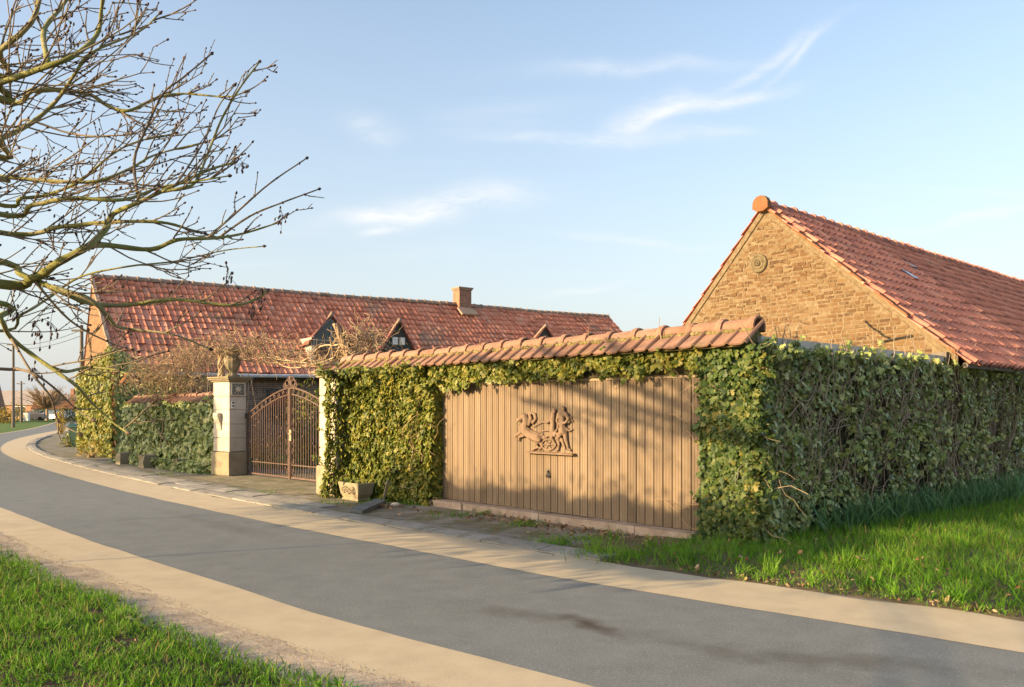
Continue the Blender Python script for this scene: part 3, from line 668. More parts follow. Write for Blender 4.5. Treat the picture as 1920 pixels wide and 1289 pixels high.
for (uc, zc, Lb, hh, rot, dp) in items[300:]:
    V, Fc = random.choice(BV); Mx = Matrix.Translation(P(uc, GV, zc)) @ Matrix.Rotation(rz, 4, 'Z') @ Matrix.Rotation(rot, 4, 'Y') @ Matrix.Diagonal((Lb, dp, hh, 1))
    rest.add([Mx @ Vector(p) for p in V], Fc, rng.random())
stuff(part('brickwork', rest.build('brickwork'), m_brick, gw))
# mortar fillets along both verges
fl = MB()
for sgn, ue in ((1, .98), (-1, bu0)):
    pts = []
    for i in range(31):
        u = RU+(ue-RU)*i/30; pts.append((u, roof_z(u)-.02))
    for i in range(30):
        (ua, za), (ub, zb) = pts[i], pts[i+1]; wob = .015*rng.random(); wob2 = .015*rng.random()
        fl.add([P(ua, GV-.035, za), P(ub, GV-.035, zb), P(ub, GV-.028, zb-.13-wob), P(ua, GV-.028, za-.13-wob2), P(ua, GV+.02, za), P(ub, GV+.02, zb), P(ub, GV+.005, zb-.15-wob), P(ua, GV+.005, za-.15-wob2)], [(3,2,1,0), (2,3,7,6), (0,1,5,4)])
part('verge_mortar', fl.build('verge_mortar'), m_mortar, barn)
# roof: right slope faces the side garden, left slope mostly unseen
def slope_frame(a, sgn):
    c, s_ = math.cos(a), math.sin(a)
    yd = np.array([-sgn*UU[0]*c, -sgn*UU[1]*c, s_]); nd = np.array([sgn*UU[0]*s_, sgn*UU[1]*s_, c]); return yd, nd
aR = math.atan(SR); ydR, ndR = slope_frame(aR, 1)
eave_u = 1.18; eave = P(eave_u, GV-.10, roof_z(eave_u)+.0)
Lr = (eave_u-RU)/math.cos(aR); nrow = 15; ln = (Lr-.03)/nrow; wd = .235; ncol = 74
xdR = np.array([*VV, 0])
sh = MB(); sh.add([P(eave_u-.03, GV-.06, roof_z(eave_u-.03)-.03), P(eave_u-.03, BEND, roof_z(eave_u-.03)-.03), P(RU, BEND, RZ-.03), P(RU, GV-.06, RZ-.03)], [(0,1,2,3)])
sh.add([P(bu0-.3, GV-.04, roof_z(bu0-.3)), P(bu0-.3, BEND, roof_z(bu0-.3)), P(RU, BEND, RZ), P(RU, GV-.04, RZ)], [(3,2,1,0)])
rf = part('roof', sh.build('roof'), m_tilebarn, barn)
tile_grid(rf, eave, xdR, ydR, ndR, ncol, nrow, wd, ln, m_tilebarn, roll_tile(wd*.97, ln*1.10, .060, .012, .040), jz=.005, jr=.016, sag=lambda a, b_: -.035*math.sin(a*.55+1)*math.sin(b_*.8)-.02*math.sin(a*.23))
aL = math.atan(SLf); ydL, ndL = slope_frame(aL, -1)
tile_grid(rf, P(bu0-.3, GV-.05+1.41, roof_z(bu0-.3)), -xdR, ydL, ndL, 6, 14, wd, ((RU-bu0+.3)/math.cos(aL))/14, m_tilebarn, roll_tile(wd, .40, .042, .006, .03), limit=0)
cap2 = ridge_cap(.40, .105, .125); cap2.materials.append(m_tilebarn)
for i in range(48):
    o = link('ridge_tile', cap2, None, rf); o.matrix_parent_inverse = world_of(rf).inverted()
    o.location = P(RU, GV-.10+i*.392, RZ+.0+rng.normal(0, .005)); o.rotation_euler = (rng.normal(0, .02), rng.normal(0, .012)-.01, math.atan2(VV[1], VV[0]))
# closed terracotta end cap at the gable peak
ec = MB(); n = 12; pro = [(-.17,-.07), (-.165,.05), (-.13,.12), (-.07,.165), (0,.18), (.07,.165), (.13,.12), (.165,.05), (.17,-.07), (.07,-.13), (-.07,-.13)]
k = len(pro); ec.add([P(RU+a, GV-.17, RZ+b_) for a, b_ in pro]+[P(RU+a*1.02, GV-.05, RZ+b_*1.02) for a, b_ in pro], [tuple(range(k)), tuple(range(2*k-1, k-1, -1))]+[(i, i+k, (i+1) % k+k, (i+1) % k) for i in range(k)])
m_endcap = M('orange_terracotta', [(.17,.07,.027), (.22,.098,.04)], 6, 4, .8, 0, .2)
part('end_cap', ec.build('end_cap'), m_endcap, barn)
for i in range(14):                                    # edge tiles seen end-on down the right verge
    u0 = RU+.12+i*.262; u1 = u0+.30
    if i % 3 == 1: continue
    za, zb = roof_z(u0)+.012, roof_z(u1)+.035; vt = MB()
    vt.add([P(u0, GV-.10, za), P(u1, GV-.10, zb), P(u1, GV-.10, zb-.05), P(u0, GV-.10, za-.035), P(u0, GV+.04, za+.01), P(u1, GV+.04, zb+.01), P(u1, GV+.04, zb-.05), P(u0, GV+.04, za-.035)], [(3,2,1,0), (0,1,5,4), (1,2,6,5), (2,3,7,6)])
    part('verge_tile', vt.build('verge_tile'), m_endcap, rf)
m_rglass = M('roof_glass', [(.20,.25,.30), (.30,.36,.42)], 5, 3, .2, 0, 0, spec=.6)
for (c, r, k_) in ((14, 9, 1.35), (19, 11, .8)):       # two glass tiles in the roof
    p = np.array(eave)+xdR*(c*wd)+ydR*(r*ln)+ndR*.052; gl = MB(); gl.add([p+ndR*.03, p+xdR*wd+ndR*.03, p+xdR*wd+ydR*ln*k_, p+ydR*ln*k_], [(0,1,2,3)])
    part('glass_tile', gl.build('glass_tile'), m_rglass, rf)
# the side wall that carries on beyond the garage, dark under the eaves
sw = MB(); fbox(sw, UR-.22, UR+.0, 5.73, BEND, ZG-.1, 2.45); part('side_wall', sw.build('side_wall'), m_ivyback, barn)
eb = MB(); eb.tube([P(1.10, GV-.05, roof_z(1.1)-.09), P(1.10, BEND, roof_z(1.1)-.09)], .05, 6); fbox(eb, .60, .84, 5.66, 5.79, 2.05, 2.56)
part('wall_plate', eb.build('wall_plate'), m_woodpole, barn)
# round stone medallion
md = MB(); V, Fc = lathe([(.0,.0), (.185,.0), (.19,.02), (.175,.045), (.15,.05), (.14,.03), (.12,.03), (.11,.055), (.085,.06), (.07,.035), (.0,.035)], 28)
Mx = Matrix.Translation(P(-2.72, GV, 4.50)) @ Matrix.Rotation(rz, 4, 'Z') @ Matrix.Rotation(R(90), 4, 'X')
md.add([Mx @ Vector(p) for p in V], Fc)
for a in range(9):
    w_ = a*.7; p = Mx @ Vector((.05*math.cos(w_), .05*math.sin(w_), .035)); q = Mx @ Vector((.02*math.cos(w_+.5), .02*math.sin(w_+.5), .065)); md.tube([p, q], [.014, .02], 5)
t = tag(link('stone_medallion', md.build('medallion', True), M('weathered_medallion', [(.085,.066,.036), (.14,.11,.062), (.19,.155,.095)], 14, 6, .9, 0, .5, 50)), 'round carved stone medallion set high on the barn gable', 'medallion')
# iron bracket with a short dangling wire near the right foot of the gable
br = MB(); ua, za = facade(1655, 641, GV); ub, zb = facade(1710, 630, GV)
br.tube([P(ua, GV-.05, za), P(ub, GV-.06, zb)], .013, 6); br.tube([P(ub, GV-.06, zb), P(ub, GV+.02, zb+.01)], .013, 6)
wires = [(1625,604), (1632,611), (1641,618), (1649,622), (1655,628), (1667,634)]
W = [(lambda q: P(q[0], GV-.045, q[1]))(facade(x, y, GV)) for x, y in wires]
br.tube(W, .008, 5)
for p in W[::1]: br.tube([np.array(p)+(-.012, 0, .018), np.array(p)+(.012, 0, -.018)], .016, 5)
tag(link('wall_bracket', br.build('bracket'), m_black), 'thin iron bracket with a short wire low on the barn gable', 'bracket')

# ================================================================== FARMHOUSE
E = np.array([.80, .60]); G = np.array([.60, -.80])
HR = np.array([-16.1, 32.0]); HA = 4.0; HB = 2.0; HL = 27.2; HZR, HZR2, HZE = 6.72, 7.00, 2.92
def Hp(t, gdist, z): q = HR+E*t+G*gdist; return (q[0], q[1], z)
HAX = ((*E, 0), (*G, 0), (0, 0, 1))
house = thing('farmhouse', 'long brick farmhouse with weathered red tile roof, two dormers and a chimney', 'house', Hp(13, 0, ZG))
m_hbrick = brick_wall_material('brown_brickwork', (.115,.065,.045), (.20,.13,.095), (.26,.23,.19), 3.9, E)
m_hgable = brick_wall_material('orange_brickwork', (.16,.075,.03), (.21,.11,.048), (.22,.165,.10), 3.9, G)
def zr(t): return HZR+(HZR2-HZR)*t/HL
hb = MB(); hb.add([Hp(0, HA, ZG-.1), Hp(HL, HA, ZG-.1), Hp(HL, HA, 3.05), Hp(0, HA, 3.05)], [(0,1,2,3)])
hb.add([Hp(0, -HB, ZG-.1), Hp(HL, -HB, ZG-.1), Hp(HL, -HB, 3.0), Hp(0, -HB, 3.0)], [(3,2,1,0)])
part('wall', hb.build('wall'), m_hbrick, house)
hg = MB()
for t0 in (.0, HL): hg = MB(); hg.add([Hp(t0, HA, ZG-.1), Hp(t0, HA, 3.05), Hp(t0, 0, zr(t0)-.08), Hp(t0, -HB, 3.05), Hp(t0, -HB, ZG-.1)], [(0,1,2,3,4)]); part('gable_wall', hg.build('gable'), m_hgable, house)
aH = math.atan2(HZR-HZE, HA+.28); ydH = np.array([-G[0]*math.cos(aH), -G[1]*math.cos(aH), math.sin(aH)])
xdH = np.array([*E, (HZR2-HZR)/HL]); ndH = np.array([G[0]*math.sin(aH), G[1]*math.sin(aH), math.cos(aH)])
hs = MB(); hs.add([Hp(-.05, HA+.26, HZE-.05), Hp(HL+.05, HA+.26, HZE+.21), Hp(HL+.05, 0, HZR2-.05), Hp(-.05, 0, HZR-.05), Hp(-.05, -HB-.16, HZE-.05), Hp(HL+.05, -HB-.16, HZE+.21)], [(0,1,2,3), (3,2,5,4)])
hroof = part('roof', hs.build('roof'), m_tilehouse, house)
Lh = (HA+.28)/math.cos(aH); HROWS = 15; hln = (Lh-.02)/HROWS; hwd = .245; HC = int((HL+.1)/hwd)
def roofhit(px, py):
    """photo pixel -> (t, distance up the slope) on the front roof plane"""
    d = np.array([(px-CX)/F, 1.0, (HZ-py)/F]); o = np.array(Hp(-.05, HA+.28, HZE)); nn = np.cross(xdH, ydH)
    s_ = ((o-np.array([0, 0, CAMZ]))@nn)/(d@nn); q = np.array([0, 0, CAMZ])+d*s_-o
    A = np.stack([xdH, ydH], 1); sol = np.linalg.lstsq(A, q, rcond=None)[0]; return float(sol[0]), float(sol[1])
DORM = []
for (pxc, pyb, wd_, ht, kind) in ((619, 684, 1.62, 2.06, 0), (746, 690, 1.25, 2.05, 1), (1020, 662, 1.1, 1.38, 2)):
    t_, y_ = roofhit(pxc, pyb); DORM.append((t_, y_, wd_, ht, kind))
def keep(c, r):
    x = (c+.5)*hwd; y = (r+.5)*hln
    for (t_, y_, w_, h_, k_) in DORM:
        depth = h_*.55/math.tan(aH)
        if abs(x-t_) < w_/2 and y_-.05 < y < y_+(h_*.55)/math.sin(aH): return False
    return True
tile_grid(hroof, np.array(Hp(-.05, HA+.28, HZE)), xdH, ydH, ndH, HC, HROWS, hwd, hln, m_tilehouse, roll_tile(hwd*.965, hln*1.06, .022, .008, .032), keep=keep, jz=.010, jr=.02, sag=lambda a, b_: .03*math.sin(a*.9)*math.sin(b_*1.1)+.02*math.sin(a*.35))
cap3 = ridge_cap(.42, .115, .135); cap3.materials.append(m_ridgegrey)
for i in range(64):
    t_ = -.06+i*.424; o = link('ridge_tile', cap3, None, hroof); o.matrix_parent_inverse = world_of(hroof).inverted()
    o.location = Hp(t_, 0, zr(t_)-.01+rng.normal(0, .008)+.025*math.sin(t_*.5)); o.rotation_euler = (rng.normal(0, .03), rng.normal(0, .012), math.atan2(E[1], E[0]))
vm = MB()                                              # dark verge down the left gable
for i in range(15):
    y = i*hln; p = np.array(Hp(-.07, HA+.28, HZE))+ydH*y
    vm = MB(); vm.box(p+ydH*hln*.5+ndH*.03, (xdH, ydH, ndH), (.06, hln*.52, .05), 0, .006); part('verge_tile', vm.build('verge_tile'), m_ridgegrey, hroof)

gt = MB()
gt.tube([Hp(t_, HA+.36, HZE-.07+.0094*t_+.012*math.sin(t_)) for t_ in np.linspace(1.3, HL, 40)], .075, 8); part('gutter', gt.build('gutter', True), m_gutter, house)
fs = MB(); fs.box(Hp(HL/2, HA+.16, HZE-.06), (tuple(xdH), (*G, 0), (0,0,1)), (HL/2, .12, .035)); part('soffit', fs.build('soffit'), m_groove, house)
# chimney on the ridge
ch = MB(); tc_ = 16.9
m_chim = brick_wall_material('chimney_brickwork', (.33,.13,.07), (.22,.12,.08), (.30,.25,.2), 3.9, E)
ch.box(Hp(tc_, .10, 7.15), HAX, (.36, .30, .55)); chim = part('chimney', ch.build('chimney'), m_chim, house)
cc = MB(); cc.box(Hp(tc_, .10, 7.73), HAX, (.44, .37, .035)); cc.box(Hp(tc_, .10, 7.66), HAX, (.40, .34, .033)); part('chimney_cap', cc.build('cap'), m_ridgegrey, chim)
cf = MB(); cf.box(np.array(Hp(tc_, .62, 6.52)), (tuple(xdH), tuple(ydH), tuple(ndH)), (.48, .28, .05)); part('flashing', cf.build('flashing'), m_ridgegrey, chim)
# dormers
m_dorm = M('dormer_tile', [(.13,.05,.04), (.19,.075,.055), (.24,.10,.075)], 5, 5, .85, .3, .4, 40)
def dormer(t_, y_, w_, h_, kind):
    base = np.array(Hp(-.05, HA+.28, HZE))+xdH*t_+ydH*y_; bt = np.array([*E, 0]); gt_ = np.array([*G, 0]); up = np.array([0, 0, 1.])
    hw = w_/2; he = h_*.52                                # eaves height of the dormer front
    def q(a, d, z): return base+bt*a+gt_*d+up*z
    back = -(h_)/math.tan(aH)
    d = MB(); d.add([q(-hw,.02,0), q(hw,.02,0), q(hw,.02,he), q(0,.02,h_-.04), q(-hw,.02,he), q(-hw,back*.55,he), q(hw,back*.55,he)], [(0,1,2,3,4), (0,4,5), (1,6,2)])
    dm = part('dormer', d.build('dormer'), [m_paintgrey, m_greenboard, m_greenboard][kind], house)
    for sgn in (-1, 1):
        s_ = MB(); o_ = .16
        ex = sgn*(hw+.16); ez = he-.16*(h_-he)/hw
        V = [q(ex, .16, ez), q(0, .16, h_), q(0, back*.5, h_*.56), q(ex, back*.36, ez*.9)]
        dn = up*.075
        s_.add(V+[v-dn for v in V], [(0,1,2,3), (7,6,5,4), (0,4,5,1), (0,3,7,4), (1,5,6,2)])
        part('dormer_roof', s_.build('dormer_roof'), m_dorm, dm)
        # tiles laid on the slope
        a = np.array(V[0]); yd = unit(V[1]-a); xd = -gt_; nd = np.cross(xd, yd); nd = nd if nd[2] > 0 else -nd
        L1 = np.linalg.norm(V[1]-a)
    rd = MB(); rd.tube([q(0, .20, h_+.01), q(0, back*.5, h_*.56)], [.085, .08], 8); part('dormer_ridge', rd.build('dormer_ridge', True), m_ridgegrey, dm)
    gp = MB()
    if kind == 0:
        fr = MB(); gi = [(-hw+.10, .10), (hw-.10, .10), (hw-.10, he+.02), (0, h_-.24), (-hw+.10, he+.02)]
        gp.add([q(a, .035, z) for a, z in gi], [(0,1,2,3,4)]); part('pane', gp.build('pane'), m_glassdark, dm)
        for a in (-hw+.08, 0, hw-.08): fr.box(q(a, .05, .55*he+(.18 if a == 0 else 0)), (tuple(bt), tuple(gt_), (0,0,1)), (.03, .02, he*.5+(.25 if a == 0 else 0)))
        fr.box(q(0, .05, he*.9), (tuple(bt), tuple(gt_), (0,0,1)), (hw-.1, .022, .025)); fr.box(q(0, .06, .07), (tuple(bt), tuple(gt_), (0,0,1)), (hw, .05, .06))
        part('window_frame', fr.build('frame'), m_paintgrey, dm)
    elif kind == 1:
        fr = MB(); fr.box(q(0, .05, 1.14), (tuple(bt), tuple(gt_), (0,0,1)), (.36, .02, .21)); part('window_frame', fr.build('frame'), m_greenboard, dm)
        for a in (-.17, .17):
            g_ = MB(); g_.box(q(a, .075, 1.14), (tuple(bt), tuple(gt_), (0,0,1)), (.125, .006, .155)); part('pane', g_.build('pane'), m_white, dm)
for dd in DORM: dormer(*dd)
# low window in the front wall seen over the gate
wn = MB(); wn.box(Hp(5.9, HA+.01, 1.75), HAX, (.55, .05, .65)); wnd = part('window', wn.build('window'), m_greenboard, house)
wp = MB(); wp.box(Hp(5.9, HA+.05, 1.75), HAX, (.47, .02, .57)); part('pane', wp.build('pane'), m_glassdark, wnd)

# ================================================================== GATE PILLARS
def pillar(name, label, corner, ang, wf, wdp, htop, side_deco):
    """corner = nearest visible foot corner (x, y); ang = direction of its front face; wf along the front (to -x'), wdp deep"""
    ax = np.array([math.cos(ang), math.sin(ang)]); ay = np.array([-math.sin(ang), math.cos(ang)])
    c = np.array(corner)-ax*wf/2+ay*wdp/2
    root = thing(name, label, 'pillar', (c[0], c[1], ZG), 'stone pillars of the gate')
    AX = ((*ax, 0), (*ay, 0), (0, 0, 1))
    H = htop-ZG
    zs = [.0, .60, .95, 1.30, 1.66, 2.0, H-.14]
    zs = [z*(H/2.5) for z in zs[:-1]]+[H-.13]
    def blk(z0, z1, ex, nm, mat, bev=.012):
        b = MB(); hx, hy = wf/2+ex, wdp/2+ex
        lv = [(z0, -bev), (z0+bev, 0), (z1-bev, 0), (z1, -bev)]; V = []
        for z, e in lv:
            for sx, sy in ((-1,-1), (1,-1), (1,1), (-1,1)): V.append((*(c+ax*sx*(hx+e)+ay*sy*(hy+e)), ZG+z))
        Fc = [(i*4+k, i*4+(k+1) % 4, (i+1)*4+(k+1) % 4, (i+1)*4+k) for i in range(3) for k in range(4)]+[(3,2,1,0), (12,13,14,15)]
        return part(nm, b.add(V, Fc).build(nm), mat, root)
    blk(0, zs[1]-.01, .045, 'stone_block', m_stonebase, .02)
    for z0, z1 in zip(zs[1:-1], zs[2:]): blk(z0+.002, z1-.002, 0, 'stone_block', m_stone, .014)
    blk(H-.128, H-.085, .05, 'capital', m_stonebase); blk(H-.083, H-.045, .095, 'capital', m_stonebase); blk(H-.043, H, .12, 'capital', m_stonebase)
    if side_deco:
        sx = c+ax*(wf/2)                                # the face towards the gate
        pl = MB(); z1, z0 = zs[-1]-.04, zs[-2]+.03
        pl.box((*(sx+ax*.006), ZG+(z0+z1)/2), AX, (.012, wdp*.36, (z1-z0)/2)); pq = part('plaque', pl.build('plaque'), m_plaque, root)
        rs = MB(); V, Fc = lathe([(.0,.0), (.075,.0), (.08,.02), (.06,.045), (.03,.055), (.0,.058)], 14, .10, 6)
        Mx = Matrix.Translation((*(sx+ax*.014), ZG+(z0+z1)/2)) @ Matrix.Rotation(ang, 4, 'Z') @ Matrix.Rotation(R(90), 4, 'Y')
        rs.add([Mx @ Vector(p) for p in V], Fc)
        for k in range(8):
            w_ = k*math.pi/4; rs.tube([Mx @ Vector((.09*math.cos(w_), .09*math.sin(w_), .004)), Mx @ Vector((.15*math.cos(w_), .13*math.sin(w_), .008))], [.022, .012], 5)
        part('rosette', rs.build('rosette', True), m_stone, pq)
        fr = MB()
        for dz in (z0-.005, z1+.005): fr.box((*(sx+ax*.012), ZG+dz), AX, (.016, wdp*.40, .016))
        for dy in (-1, 1): fr.box((*(sx+ax*.012+ay*dy*wdp*.38), ZG+(z0+z1)/2), AX, (.015, .014, (z1-z0)/2-.012))
        part('plaque_frame', fr.build('frame'), m_stone, pq)
        ic = MB(); ic.box((*(sx+ax*.012-ay*wdp*.32), ZG+zs[-3]+.13), AX, (.014, .035, .085)); icm = part('intercom', ic.build('intercom'), m_white, root)
        for dz in (.05, -.03):
            bt = MB(); V, Fc = lathe([(.026,0), (.026,.012), (0,.014)], 10); Mx = Matrix.Translation((*(sx+ax*.026-ay*wdp*.32), ZG+zs[-3]+.13+dz)) @ Matrix.Rotation(ang, 4, 'Z') @ Matrix.Rotation(R(90), 4, 'Y'); bt.add([Mx @ Vector(p) for p in V], Fc); part('button', bt.build('button'), m_black, icm)
        # stone bracket scroll on the road face
        fc = c-ay*(wdp/2); sb = MB()
        prof = [(0, 1.58), (.12, 1.58), (.13, 1.50), (.10, 1.42), (.045, 1.32), (.02, 1.16), (0, 1.14)]
        V = []
        for sx_ in (-.10, .10):
            for d_, z_ in prof: V.append((*(fc+ax*(sx_-wf*.12)-ay*d_), ZG+z_*(H/2.5)))
        n_ = len(prof); sb.add(V, [tuple(range(n_)), tuple(range(2*n_-1, n_-1, -1))]+[(i, n_+i, n_+(i+1) % n_, (i+1) % n_) for i in range(n_)])
        part('scroll_bracket', sb.build('bracket'), m_stone, root)
    return c, ax, ay
ANG = rz+R(10)
LC = np.array(ground(430, 893))
cl_, ax_l, ay_l = pillar('gate_pillar', 'cream stone gate pillar topped by an urn, with plaque and intercom', LC, ANG, .70, .48, 2.44, True)
RC = np.array(P(-7.70, -.74)[:2])
cr_, ax_r, ay_r = pillar('gate_pillar', 'cream stone gate pillar half swallowed by the garage ivy', RC, rz, .72, .62, 2.36, False)

# urn with wisteria stems on the left pillar
uz = 2.44
un = MB(); V, Fc = lathe([(.18,0), (.185,.05), (.12,.075), (.105,.13), (.16,.20), (.205,.32), (.215,.45), (.19,.58), (.185,.64), (.25,.70), (.255,.73), (.20,.74), (.17,.66)], 40, .055, 11)
urn = tag(link('stone_urn', un.add(V, Fc).build('urn', True), m_urn), 'mossy fluted stone urn standing on the left gate pillar', 'urn'); urn.location = (*(cl_+ax_l*.10), uz)

# ================================================================== IRON GATE
GA = LC+np.array([math.cos(ANG+math.pi/2), math.sin(ANG+math.pi/2)])*.50+ax_l*.03
GD = np.array([.695, -.719]); GLN = 4.40; GM = GLN/2
gate_ax = ((*GD, 0), (-GD[1], GD[0], 0), (0, 0, 1))
def gp(t, z, d=0.0): q = GA+GD*t+np.array([-GD[1], GD[0]])*d; return (q[0], q[1], z)
def arch(t, off=0.0): return 2.12-.65*abs((t-GM)/GM)**1.55-off
gate = thing('double_gate', 'rusty wrought iron double gate with arched top between the stone pillars', 'gate', gp(GM, ZG))
for s0, s1, nm in ((.03, GM-.03, 'gate_leaf'), (GM+.03, GLN-.03, 'gate_leaf')):
    fr = MB(); ts = np.linspace(s0, s1, 18)
    fr.tube([gp(t, arch(t)) for t in ts], .021, 6); fr.tube([gp(t, arch(t, .155)) for t in ts], .018, 6)
    for t in (s0, s1): fr.box(gp(t, (arch(t)+ZG+.03)/2), gate_ax, (.024 if (t in (s0, s1)) else .02, .02, (arch(t)-ZG-.03)/2))
    fr.box(gp((s0+s1)/2, ZG+.06), gate_ax, ((s1-s0)/2-.025, .016, .02)); fr.box(gp((s0+s1)/2, ZG+.36), gate_ax, ((s1-s0)/2-.025, .012, .011))
    lf = part(nm, fr.build('frame'), m_iron, gate)
    nb_ = 19
    for i in range(1, nb_):
        t = s0+(s1-s0)*i/nb_; b = MB(); b.box(gp(t, (arch(t, .155)+ZG+.07)/2, .001), gate_ax, (.0085, .0085, (arch(t, .155)-ZG-.07)/2-.012)); part('bar', b.build('bar'), m_iron, lf)
    sc_ = MB()                                         # S-scrolls between the two arched rails and small leaves on the bars
    for i in range(10):
        t = s0+(s1-s0)*(i+.5)/10; zc = arch(t, .078); rr = .05
        pts = [gp(t+rr*(1-k/14*.7)*math.cos(k*.62+(i % 2)*math.pi), zc+rr*(1-k/14*.7)*math.sin(k*.62+(i % 2)*math.pi)) for k in range(14)]
        sc_.tube(pts, .009, 4)
    for i in range(26):
        t = s0+.1+(s1-s0-.2)*rng.random(); z_ = ZG+.15+rng.random()*1.5
        if z_ > arch(t, .25): continue
        a = rng.random()*6.28; L_ = .05+.05*rng.random(); p = np.array(gp(t, z_, -.012)); q = np.array(gp(t+L_*math.cos(a), z_+L_*math.sin(a), -.02)); sc_.tube([p, (p+q)/2, q], [.004, .018, .003], 4)
    for k in range(7):                                 # scrolls beside the hanging stile and the meeting stile
        for t in (s0+.10, s1-.10):
            z_ = ZG+.2+k*.24
            if z_ < arch(t, .3): sc_.tube([gp(t+.055*(1-j/16*.75)*math.cos(j*.55+k*math.pi), z_+.09*(1-j/16*.75)*math.sin(j*.55+k*math.pi), -.008) for j in range(15)], .008, 4)
    stuff(part('scrollwork', sc_.build('scrollwork'), m_iron, lf))
cr = MB(); zt = arch(GM)+.01                            # crest: rings and a pointed finial
for sgn in (-1, 1):
    for (cx0, cz0, r0, n_) in ((.14, .10, .115, 20), (.27, .055, .065, 16)):
        cr.tube([gp(GM+sgn*(cx0+r0*(1-k/n_*.55)*math.cos(k*.5+2.2)), zt+cz0+r0*(1-k/n_*.55)*math.sin(k*.5+2.2), -.01) for k in range(n_)], .014, 5)
    cr.tube([gp(GM+sgn*.30, zt-.05), gp(GM+sgn*.25, zt+.13), gp(GM+sgn*.10, zt+.24), gp(GM, zt+.26)], .014, 5)
cr.tube([gp(GM, zt), gp(GM, zt+.14), gp(GM, zt+.20), gp(GM, zt+.31)], [.016, .02, .05, .006], 6)
part('crest', cr.build('crest'), m_iron, gate)
ms_ = MB(); ms_.box(gp(GM, (arch(GM)+ZG)/2, -.03), gate_ax, (.034, .014, (arch(GM)-ZG)/2-.02)); part('meeting_stile', ms_.build('stile'), m_iron, gate)
lk = MB(); lk.box(gp(GM+.07, 1.0, -.035), gate_ax, (.045, .02, .13)); lk.tube([gp(GM+.07, 1.04, -.055), gp(GM+.07, 1.04, -.10), gp(GM+.15, 1.03, -.10)], .012, 6); part('lock', lk.build('lock'), m_trim, gate)
for z_ in (.30, 1.45):
    hg_ = MB(); hg_.tube([gp(-.03, z_-.07, -.02), gp(-.03, z_+.07, -.02)], .035, 8); part('hinge', hg_.build('hinge'), m_black, gate)

# ================================================================== LOW GARDEN WALL LEFT OF THE GATE
LW0, LW1 = -15.1, -22.2                                 # along u; runs on the line v = .05
lw = thing('garden_wall', 'low garden wall with terracotta coping left of the gate, covered in ivy', 'wall', P(-18.5, .2, ZG))
b = MB(); fbox(b, LW1, LW0, .05, .32, ZG-.1, 1.82); part('wall', b.build('wall'), m_ivyback, lw)
tile_grid(lw, P(LW1, -.10, 1.80), cx_, cy, cn, 30, 1, (LW0-LW1)/30, .42, m_cope, roll_tile((LW0-LW1)/30, .40, .05), name='coping_tile', jr=.02)
b = MB(); b.add([P(LW1, -.08, 1.79), P(LW0, -.08, 1.79), P(LW0, .20, 1.99), P(LW1, .20, 1.99), P(LW1, .46, 1.79), P(LW0, .46, 1.79)], [(0,1,2,3), (3,2,5,4), (0,3,4), (1,5,2)]); part('bedding', b.build('bedding'), m_moss, lw)
capw = ridge_cap(.46, .08, .10); capw.materials.append(m_cope)
for i in range(16):
    o = link('ridge_tile', capw, None, lw); o.matrix_parent_inverse = world_of(lw).inverted(); o.location = P(LW1+i*(LW0-LW1-.04)/16, .22, 1.985+rng.normal(0, .005)); o.rotation_euler = (rng.normal(0, .03), rng.normal(0, .015), rz)
# loose tile perched on the ivy at the wall's far end
lt = ridge_cap(.52, .10, .13); lto = tag(link('loose_ridge_tile', lt, m_endcap), 'loose orange ridge tile tilted on the ivy at the house corner', 'tile')
lto.location = at(228, 722, 27.0); lto.rotation_euler = (R(10), R(-38), R(-30))
# stone blocks at the foot of the wall
for i, (px, py, sx, sy, sz, lb) in enumerate(((232, 870, .20, .18, .17, 'small cream stone block at the foot of the ivy wall nearest the house'), (277, 876, .24, .20, .17, 'mossy cream stone block in the middle of three below the ivy wall'), (338, 882, .17, .17, .15, 'small stone block below the ivy wall nearest the gate pillar'))):
    x, y = ground(px, py); b = MB(); n_ = 4; V = []
    for iz in range(3):
        for sx_, sy_ in ((-1,-1), (1,-1), (1,1), (-1,1)): V.append((sx_*sx*(1-.06*iz)+rng.normal(0, .012), sy_*sy*(1-.06*iz)+rng.normal(0, .012), iz*sz*1.05+rng.normal(0, .01)))
    b.add(V, [(i_*4+k_, i_*4+(k_+1) % 4, (i_+1)*4+(k_+1) % 4, (i_+1)*4+k_) for i_ in range(2) for k_ in range(4)]+[(8,9,10,11)])
    o = tag(link('stone_block', b.build('stone_block'), m_stonebase), lb, 'stone', 'stone blocks along the ivy wall'); o.location = (x, y, ZG-.01); o.rotation_euler = (0, 0, rz+rng.normal(0, .15))

